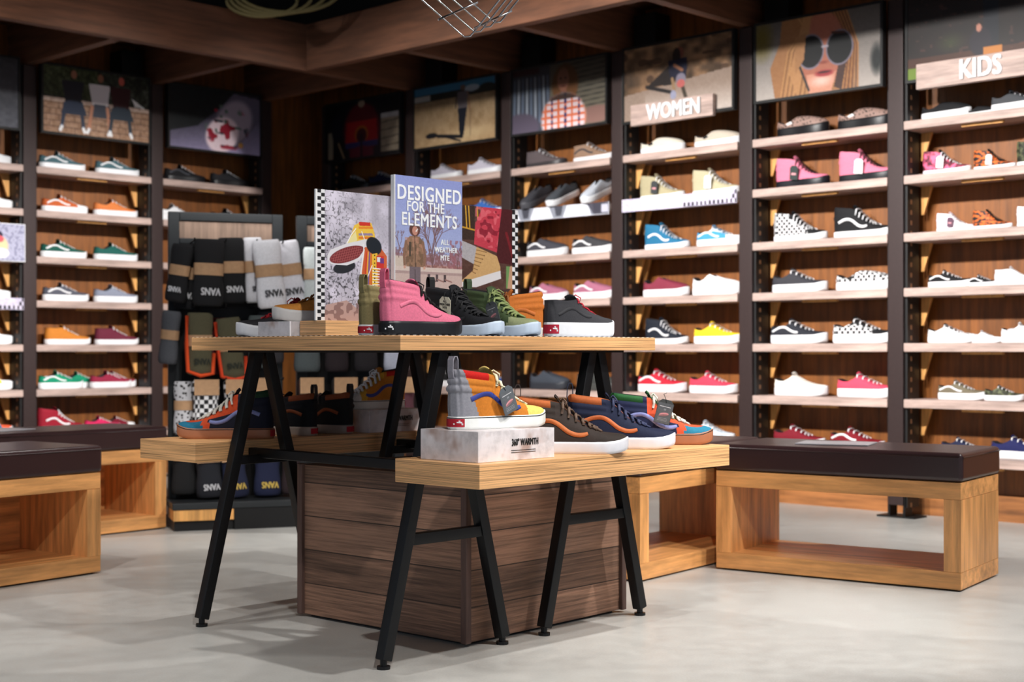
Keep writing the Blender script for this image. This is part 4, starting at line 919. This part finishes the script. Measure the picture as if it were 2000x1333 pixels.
def shoebox(loc, yaw, lx, ly, lz, label, text=True):
    t = thing('shoe_box', label, 'box', loc, yaw, 'fleece-print shoe boxes')
    MB().box(0, lx, 0, ly, 0, lz).build('carton', M_CARD, t, bevel=.0012, seg=1)
    if text:
        lettering('360\u00b0 WARMTH', .0235, t, lx * .60, -.0012, lz * .58, M_INK, .00045, .0003, .62)
        for q in range(2): MB().box(lx * .42, lx * .74, -.0008, 0, lz * (.32 - .07 * q), lz * (.335 - .07 * q)).build('printed_line', M_INK, t)
    return t
ZL = .5292
shoebox((2.417, 2.447, ZL), 0, .272, .205, .0755, 'pale fleece-print shoe box lettered 360 WARMTH, under the mustard high-top')
shoebox((2.46, 3.242, ZT), 0, .16, .150, .043, 'small pale fleece-print box on the tabletop beside the riser', False)
shoebox((3.055, 3.600, ZL), 0, .235, .19, .075, 'fleece-print shoe box on the rear low shelf under the mustard sneaker')

# ------------------------------------------------------------------ shoes on the table
def R3(x, y, z, yaw, L, frm='heel'):     # origin from the heel position
    a = math.radians(yaw); return (x + math.cos(a) * L / 2, y + math.sin(a) * L / 2, z)
GUM = (170, 112, 80)
G1 = 'high-top shoes on the display table'
shoe('high_top_shoe', 'high', {'upper': (226, 118, 146), 'sole': (20, 22, 26)}, R3(2.398, 2.776, ZT, 0, .27), 0, 'pink high-top with black laces and black platform sole', G1, L=.27, hi=True, plat=.008, scheme='cap', stripe=(226, 118, 146), laces=(18, 18, 20), tab=(222, 104, 134), patch=(20, 22, 26))
shoe('high_top_shoe', 'high', {'upper': (136, 124, 84), 'sole': (222, 222, 224)}, R3(2.42, 2.885, ZT, 0, .265), 0, 'olive high-top half hidden behind the pink high-top', G1, L=.265, hi=True, scheme='cap', stripe=(136, 124, 84), laces=(60, 56, 40), tab=(130, 120, 80), lining=(214, 204, 176))
shoe('high_top_shoe', 'high', {'upper': (26, 27, 31), 'sole': (206, 222, 240)}, R3(2.765, 3.000, ZT, -88, .28), -88, 'black high-top with cream hang tag, toe to the table edge', G1, L=.28, hi=True, scheme='cap', stripe=(30, 31, 36), laces=(22, 22, 25), tab=(26, 26, 28), tag_=(-.030, .047, 6, (226, 222, 200)))
shoe('high_top_shoe', 'high', {'upper': (66, 82, 52), 'toe_cap': (150, 158, 118), 'eyestay': (74, 92, 60), 'sole': (206, 222, 240)}, R3(2.912, 3.000, ZT, -88, .28), -88, 'green high-top with dark grey hang tag', G1, L=.28, hi=True, scheme='cap', stripe=(66, 82, 52), laces=(140, 154, 96), tab=(58, 76, 50), tag_=(.025, .036, -16, (84, 90, 94)))
shoe('high_top_shoe', 'high', {'upper': (204, 116, 46), 'sole': (224, 222, 214)}, R3(3.195, 2.955, ZT, 152, .28), 152, 'burnt orange high-top turned left behind the green one', G1, L=.28, hi=True, scheme='cap', stripe=(196, 108, 40), laces=(150, 90, 40))
shoe('high_top_shoe', 'mid', {'upper': (58, 58, 62), 'sole': (232, 234, 238)}, R3(3.045, 2.80, ZT, 0, .28), 0, 'black mid-top with red laces at the right table corner', G1, L=.28, hi=True, scheme='cap', stripe=(48, 48, 52), laces=(206, 40, 62), plat=.012, patch=(178, 34, 58))
shoe('high_top_shoe', 'mid', {'upper': (216, 142, 62), 'sole': (228, 224, 220)}, R3(2.800, 3.305, ZT + .044, 162, .30), 162, 'wheat coloured mid-top pointing left behind the bark poster', G1, hi=True, scheme='cap', laces=(176, 112, 44))
shoe('high_top_shoe', 'mid', {'upper': (46, 44, 48), 'sole': (226, 226, 230)}, R3(2.790, 3.478, ZT, 165, .30), 165, 'black mid-top with red laces at the left table corner', G1, hi=True, scheme='cap', laces=(170, 30, 40), lining=(120, 20, 26), tongue=(150, 30, 36))
G2 = 'shoes on the low shelves of the display table'
shoe('high_top_shoe', 'high', {'upper': (206, 124, 40), 'heel_counter': (148, 148, 156), 'collar': (206, 30, 24), 'eyestay': (206, 126, 42), 'toe_cap': (244, 212, 110), 'sole': (240, 244, 240)}, R3(2.432, 2.560, ZL + .0757, -6, .30), -6, 'mustard high-top with grey heel standing on the front shoe box', G2, hi=True, scheme='full', stripe=(52, 66, 148), laces=(238, 232, 200), tab=(150, 148, 158), fox=(24, 28, 30), tag_=(.005, .040, -24, (96, 104, 110)), lining=(70, 60, 56), tongue=(232, 204, 120))
shoe('high_top_shoe', 'high', {'upper': (52, 44, 40), 'collar': (190, 104, 56), 'eyestay': (56, 47, 43), 'sole': (226, 226, 232)}, R3(2.722, 2.620, ZL, -46, .30), -46, 'dark brown high-top with orange collar, beside the front shoe box', G2, hi=True, scheme='brown', stripe=(200, 112, 58), laces=(110, 88, 74), tab=(44, 34, 32), lining=(120, 62, 30))
shoe('high_top_shoe', 'high', {'upper': (24, 32, 58), 'collar': (186, 100, 54), 'sole': (226, 228, 236)}, R3(2.958, 2.646, ZL, -46, .30), -46, 'navy high-top with orange collar on the front low shelf', G2, hi=True, scheme='brown', stripe=(196, 104, 54), laces=(52, 60, 92), tab=(26, 36, 60), lining=(170, 90, 46))
shoe('high_top_shoe', 'high', {'upper': (28, 36, 70), 'collar': (40, 96, 50), 'eyestay': (214, 84, 50), 'toe_cap': (38, 124, 154), 'sole': GUM}, R3(3.180, 2.680, ZL, -46, .30), -46, 'navy, orange and teal high-top with gum sole, front low shelf right end', G2, hi=True, scheme='brown', stripe=(140, 148, 206), laces=(226, 222, 210), fox=(24, 24, 28), tag_=(-.005, .062, 14, (70, 74, 74)), tongue=(44, 100, 60))
shoe('high_top_shoe', 'high', {'upper': (26, 30, 48), 'collar': (30, 60, 40), 'eyestay': (214, 80, 40), 'toe_cap': (30, 110, 140), 'sole': GUM}, R3(2.672, 3.600, ZL, 134, .30), 134, 'navy, orange and teal high-top with gum sole pointing left, rear shelf', G2, hi=True, scheme='brown', stripe=(130, 140, 196), laces=(226, 222, 210), fox=(20, 20, 24))
shoe('high_top_shoe', 'high', {'upper': (24, 24, 30), 'collar': (150, 78, 46), 'sole': (176, 160, 148)}, R3(2.842, 3.608, ZL, 112, .27), 112, 'dark high-top with brown collar in middle of rear low shelf', G2, L=.27, hi=True, scheme='brown', stripe=(150, 76, 40), laces=(40, 36, 40), tab=(20, 22, 34), lining=(140, 74, 44))
shoe('high_top_shoe', 'high', {'upper': (32, 28, 28), 'collar': (150, 76, 44), 'sole': (156, 138, 128)}, R3(2.992, 3.612, ZL, 108, .27), 108, 'dark brown high-top beside the rear shoe box', G2, L=.27, hi=True, scheme='brown', stripe=(160, 80, 42), laces=(50, 42, 40), tab=(20, 20, 24), lining=(140, 74, 44))
shoe('high_top_shoe', 'high', {'upper': (204, 128, 44), 'heel_counter': (204, 128, 44), 'collar': (190, 34, 26), 'toe_cap': (226, 226, 226), 'eyestay': (222, 170, 60), 'sole': (226, 224, 218)}, R3(3.268, 3.672, ZL + .0752, 172, .27), 172, 'mustard and white sneaker with white laces on the rear shoe box', G2, L=.27, hi=True, scheme='full', stripe=(60, 70, 150), laces=(244, 244, 246), fox=(24, 28, 30))
# ------------------------------------------------------------------ benches
def bench(x, y, yaw, L, D, label, closed=False, ft=.058):
    t = thing('bench', label, 'bench', (x, y, 0), yaw, 'plywood benches with brown leather cushions')
    z1 = .362; e = .006
    MB().box(0, L, 0, D, e, ft + e).build('bottom_board', M_BENCH, t, bevel=.002, seg=1)
    MB().box(0, L, 0, D, z1 - ft, z1).build('top_board', M_BENCH, t, bevel=.002, seg=1)
    for x0 in (0, L - ft): MB().box(x0, x0 + ft, .0004, D - .0004, ft + e, z1 - ft).build('end_board', M_BENCHZ, t)
    if closed: MB().box(ft, L - ft, D - .03, D - .01, ft + e, z1 - ft).build('back_board', M_BENCH, t)
    MB().box(.02, L - .02, .02, D - .02, 0, e).build('plinth', M_SLOT, t)
    MB().box(-.006, L + .006, -.006, D + .006, z1 + .001, z1 + .098).build('cushion', M_LEATHER, t, bevel=.016, seg=4)
    m = MB()
    for zz_ in (z1 + .084,):
        m.tube([(.005, -.0065, zz_), (L - .005, -.0065, zz_)], .0022, 6).tube([(L + .0065, .0, zz_), (L + .0065, D, zz_)], .0022, 6)
    m.build('seam', M_LEATHER, t, True)
    return t
bench(4.291, 3.106, -80.5, .895, .43, 'large open plywood bench with brown leather cushion at the right')
bench(3.855, 3.11, 7, .88, .42, 'open plywood bench half hidden behind the display table')
bench(1.786, 4.518, 7.7, .90, .43, 'plywood bench with brown cushion cut off at the left edge', True)
bench(2.653, 5.541, 3, .90, .43, 'plywood bench with brown cushion beside the sock rack', True)
for (x, y, yw, w_, h_, nm) in ((4.58, 2.78, -70, .26, .19, 'thin pale paper lying on the large right bench cushion'), (2.86, 5.80, 20, .26, .18, 'thin pale paper lying on the cushion beside the sock rack')):
    o = MB().box(-w_ / 2, w_ / 2, -h_ / 2, h_ / 2, 0, .003).build('leaflet', mat('leaflet_paper', (200, 198, 204), .35), None, loc=(x, y, .461), yaw=yw); tag(o, nm, 'paper')

# ------------------------------------------------------------------ sock racks
def pack_mesh(w_, h_, d_, band0, band1):
    m = MB(); b = MB(); N = 16; prof = [(0, .80), (.03, .97), (.12, 1.02), (.30, .98), (.42, .90), (.52, .88), (.66, .93), (.85, 1.0), (.95, .98), (1, .86)]
    def ring(z, f): return [(math.cos(2 * math.pi * k / N) * w_ / 2 * f * (1 if abs(math.cos(2 * math.pi * k / N)) < .8 else 1.03), math.copysign(abs(math.sin(2 * math.pi * k / N)) ** .8, math.sin(2 * math.pi * k / N)) * d_ / 2 * f, z) for k in range(N)]
    for t, f in prof: m.v += ring(t * h_, f)
    R = len(prof)
    for i in range(R - 1):
        for k in range(N): m.f.append((i * N + k, i * N + (k + 1) % N, (i + 1) * N + (k + 1) % N, (i + 1) * N + k))
    m.f.append(tuple(range(N - 1, -1, -1))); m.f.append(tuple((R - 1) * N + k for k in range(N)))
    for z in (band0, band1): b.v += ring(z * h_, .96)
    for k in range(N): b.f.append((k, (k + 1) % N, N + (k + 1) % N, N + k))
    return m.mesh('socks', True), b.mesh('paper_band', True)
PK = {}
def sock_pack(rack, x, y, z, w_, h_, col, label, band=(.46, .64), ink=None, roll=0, yaw=0, card=False, text='VANS', trim=None, d_=.06):
    key = (w_, h_, band, d_)
    if key not in PK: PK[key] = pack_mesh(w_, h_, d_, *band)
    a = math.radians(rack.rotation_euler[2] * 57.29578); ca, sa = math.cos(a), math.sin(a)
    wx = rack.location[0] + ca * x - sa * y; wy = rack.location[1] + sa * x + ca * y
    t = thing('sock_pack', label, 'socks', (wx, wy, z), 0, 'sock packs hanging on the racks')
    t.rotation_euler = (0, math.radians(roll), a + math.radians(yaw))
    mt = mat('sock_knit', col, .9, scale=160, bump=.2) if not isinstance(col[0], str) else mat('sock_' + col[0], col[1], .9, kind=col[0], scale=col[2])
    s_ = obj('socks', PK[key][0], mt, t)
    if card: MB().box(-w_ * .46, w_ * .46, -d_ / 2 - .004, -d_ / 2 - .001, h_ * .70, h_ * 1.02).build('card_header', M_KRAFT, t)
    else: obj('paper_band', PK[key][1], M_KRAFT, t)
    if trim:
        MB().tube([(-w_ * .5, -.012, h_ * .95), (-w_ * .54, -.018, h_ * .5), (-w_ * .48, -.02, h_ * .06), (0, -.03, -.004), (w_ * .48, -.02, h_ * .02), (w_ * .53, -.015, h_ * .35)], .009, 8).build('sock_edge', mat('sock_knit', trim, .9, scale=160), t, True)
    if ink: lettering(text, w_ * .34, t, w_ * .06, -d_ / 2 - .003, h_ * .22, mat('sock_ink', ink, .8), .0011, .001, .75, roll=180)
    return t
def rack(loc, yaw, label, n):
    t = thing('sock_rack', label, 'rack', (loc[0], loc[1], 0), yaw, 'charcoal sock racks')
    Wd = .525
    MB().box(0, .05, 0, .03, .10, 1.435).box(Wd - .05, Wd, 0, .03, .10, 1.435).box(.05, Wd - .05, 0, .03, 1.395, 1.435).box(.05, Wd - .05, 0, .03, 1.29, 1.315).build('frame', M_RACK, t, bevel=.003)
    MB().box(.05, Wd - .05, .008, .022, 1.315, 1.395).build('sign_board', mat('grey_brown_boards', (140, 116, 100), .6, kind='grainz'), t)
    MB().box(.05, Wd - .05, .014, .024, .10, 1.29).build('back_panel', M_SLOT, t)
    MB().box(-.01, Wd + .04, -.24, .10, .095, .125).build('base_top', M_RACK, t, bevel=.003)
    MB().box(-.005, .26, -.235, -.02, .045, .094).build('drawer_front', M_BRACKET, t, bevel=.002)
    MB().box(.262, Wd + .035, -.235, .09, .0, .094).box(0, .26, -.22, .09, 0, .044).build('base', M_SLOT, t)
    for r in range(4):
        for c in range(4):
            z = (1.27, .975, .64, .345)[r]; x = (.10, .24, .38, .50)[c]
            MB().tube([(x, .014, z + .022), (x, -.13, z + .026), (x, -.14, z + .036)], .0035, 6).build('peg', M_SLOT, t)
    return t
rk = rack((3.612, 5.665), -26, 'charcoal sock rack left of the display table', 0)
S_ = sock_pack
BK = (22, 22, 25); OL = (84, 80, 58)
S_(rk, .075, -.045, .985, .12, .30, BK, 'black sock pack at upper left of the left rack', ink=(220, 220, 224), roll=5, yaw=-25)
S_(rk, .018, -.10, 1.02, .10, .26, BK, 'black sock pack hanging past the left side of the rack', ink=(220, 220, 224), roll=9, yaw=-35)
S_(rk, .155, -.145, 1.0, .135, .30, (20, 20, 23), 'front black sock pack of the left rack upper row', ink=(220, 220, 224), roll=2)
S_(rk, .28, -.075, 1.015, .12, .30, (18, 18, 21), 'black sock pack beside the white ones', ink=(220, 220, 224), roll=-2)
S_(rk, .385, -.065, 1.02, .09, .30, (226, 226, 232), 'narrow white sock pack next to the black packs', ink=(60, 60, 64), roll=-3, yaw=12)
S_(rk, .45, -.145, .995, .13, .31, (236, 236, 242), 'front white sock pack of the upper row', ink=(60, 60, 64), roll=-6)
S_(rk, .56, -.08, 1.01, .13, .30, (232, 232, 240), 'right white sock pack of the upper row', ink=(60, 60, 64), roll=-9)
S_(rk, .46, -.04, .74, .12, .24, (58, 56, 60), 'dark grey sock pack behind the white ones')
S_(rk, .125, -.12, .69, .115, .28, OL, 'olive sock pack with orange edge, left on second row', trim=(236, 82, 30), ink=(40, 44, 34))
S_(rk, .28, -.105, .67, .115, .28, OL, 'olive sock pack with orange edge, right on second row', trim=(226, 70, 30), ink=(40, 44, 34), roll=-6)
S_(rk, .205, -.045, .69, .12, .26, (92, 26, 32), 'dark red sock pack between the olive packs', d_=.035)
S_(rk, -.01, -.05, .74, .09, .24, (84, 86, 92), 'grey sock pack on left side of second row', yaw=-40, roll=6)
S_(rk, .40, -.115, .72, .11, .24, (70, 78, 78), 'grey green sock pack on second row right')
S_(rk, .15, -.13, .445, .12, .22, ('checker', (236, 236, 238), 52), 'black and white checkered sock pack with kraft card, left', card=True)
S_(rk, .29, -.13, .455, .12, .21, ('checker', (234, 234, 236), 52), 'black and white checkered sock pack with kraft card, right', card=True)
S_(rk, .06, -.07, .42, .09, .24, ('spots', (210, 210, 214), 60), 'dotted black and white sock pack at left of third row', yaw=-25)
S_(rk, .38, -.10, .45, .11, .22, (32, 48, 120), 'blue sock pack on third row', card=True)
S_(rk, .06, -.08, .15, .11, .22, (16, 16, 18), 'plain black sock pack on bottom row left', card=True)
S_(rk, .17, -.12, .135, .115, .23, (24, 26, 34), 'black sock pack with white print on bottom row', card=True, ink=(200, 200, 204), roll=-3)
S_(rk, .29, -.12, .132, .115, .24, (20, 27, 54), 'navy sock pack, left one on bottom row', card=True, ink=(200, 170, 80), roll=-6)
S_(rk, .43, -.12, .135, .12, .24, (20, 27, 58), 'navy sock pack with gold print, right one on bottom row', card=True, ink=(206, 176, 84))
S_(rk, .54, -.12, .14, .09, .23, (42, 28, 32), 'dark brown sock pack on bottom row right', card=True, ink=(220, 220, 224))
rk2 = rack((4.150, 5.415), -26, 'second charcoal sock rack behind the display table', 1)
S_(rk2, .06, -.10, 1.0, .10, .28, (206, 214, 214), 'pale grey sock pack on the second rack')
S_(rk2, .20, -.09, 1.0, .12, .30, BK, 'black sock pack on upper row of the second rack')
S_(rk2, .36, -.09, 1.0, .12, .30, BK, 'black sock pack at upper right of the second rack')
S_(rk2, .03, -.09, .70, .12, .26, (84, 92, 94), 'grey sock pack, left on second row of the second rack')
S_(rk2, .17, -.09, .70, .11, .26, (40, 30, 34), 'dark plum sock pack on second row of the second rack')
S_(rk2, .31, -.09, .70, .11, .26, (34, 30, 34), 'charcoal sock pack on second row of the second rack')
S_(rk2, .46, -.09, .70, .12, .26, (170, 174, 190), 'light grey sock pack on second row of the second rack')
S_(rk2, .04, -.12, .44, .12, .23, (60, 34, 30), 'brown sock pack with kraft card on the second rack', card=True)
S_(rk2, .20, -.12, .44, .12, .23, (40, 34, 34), 'dark sock pack with kraft card on the second rack', card=True)
S_(rk2, .34, -.12, .44, .12, .23, (44, 36, 32), 'dark brown sock pack with kraft card on the second rack', card=True)
S_(rk2, .48, -.12, .44, .12, .23, (90, 50, 60), 'plum sock pack with kraft card on the second rack', card=True)

# ------------------------------------------------------------------ wire basket hanging above the table
A_ = Vector((math.sin(YAW) * .029 + math.cos(YAW) * .05, -math.cos(YAW) * .029 + math.sin(YAW) * .05, .0255))
rr = Vector((math.sin(YAW), -math.cos(YAW), 0)); up_ = Vector((0, 0, 1))
lat0, d0 = -.130, 4.2; x_, y_ = world_lat(lat0, d0); P0 = Vector((x_, y_, .8 + 607 / 2800 * 4.2))
bk = thing('wire_basket', 'steel wire basket hanging corner down at the top of the view', 'basket', tuple(P0))
lf = (rr * -.75 + up_ * .66); rt = (rr * .62 + up_ * .78)
SP = [Vector((0, 0, 0)) + A_ * k for k in range(4)]
def arm(k):
    c0 = SP[k]; pts = [c0 + lf * .36, c0 + lf * .03, c0 + lf * .012 + up_ * .001, c0 + rt * .012 + up_ * .001, c0 + rt * .03, c0 + rt * .36]
    return pts
for k in range(4):
    MB().tube(arm(k), .0026, 8).build('bent_wire', M_CHROME, bk, True)
for side_, ds in ((lf, (.098, .19)), (rt, (.05, .22))):
    for q in ds:
        MB().tube([side_ * q - A_ * .35, side_ * q + A_ * 3.35], .0034, 8).build('cross_wire', M_CHROME, bk, True)
tpt = (lf + rt) * .5 * .9 + A_ * 2
for e in (lf * .36, rt * .36):
    MB().tube([e + A_ * 2, Vector((0, 0, .9)) + A_ * 2 + rr * .02], .0015, 6).build('hanger', M_CHROME, bk)
MB().tube([Vector((0, 0, .9)) + A_ * 2 + rr * .02, Vector((0, 0, 3.6 - P0.z)) + A_ * 2 + rr * .02], .0015, 6).build('cable', M_CHROME, bk)
# coiled cable under the ceiling
x_, y_ = world_lat(-1.36, 8.15)
cc = thing('cable_coil', 'coil of dull yellow cable hanging above the timber beam corner', 'cable', (x_, y_, 2.79))
for k in range(4):
    pts = [rr * (.20 + .03 * k) * math.cos(a) + up_ * (.09 + .012 * k) * math.sin(a) + rr * (.05 * k - .06) + up_ * .02 * k + rr * (-.0) for a in [2 * math.pi * i / 28 for i in range(28)]]
    MB().tube(pts, .011, 8, 1, True).build('loop', mat('olive_cable', (112, 100, 60), .7), cc, True)
MB().tube([up_ * .1, up_ * .80], .011, 8).build('drop', mat('olive_cable', (112, 100, 60), .7), cc, True)

dup = {k: v for k, v in LABELS.items() if len(v) > 1}
if dup: print('DUP LABELS', dup)
for k in LABELS:
    if not 4 <= len(k.split()) <= 16: print('LABEL LEN', len(k.split()), k)
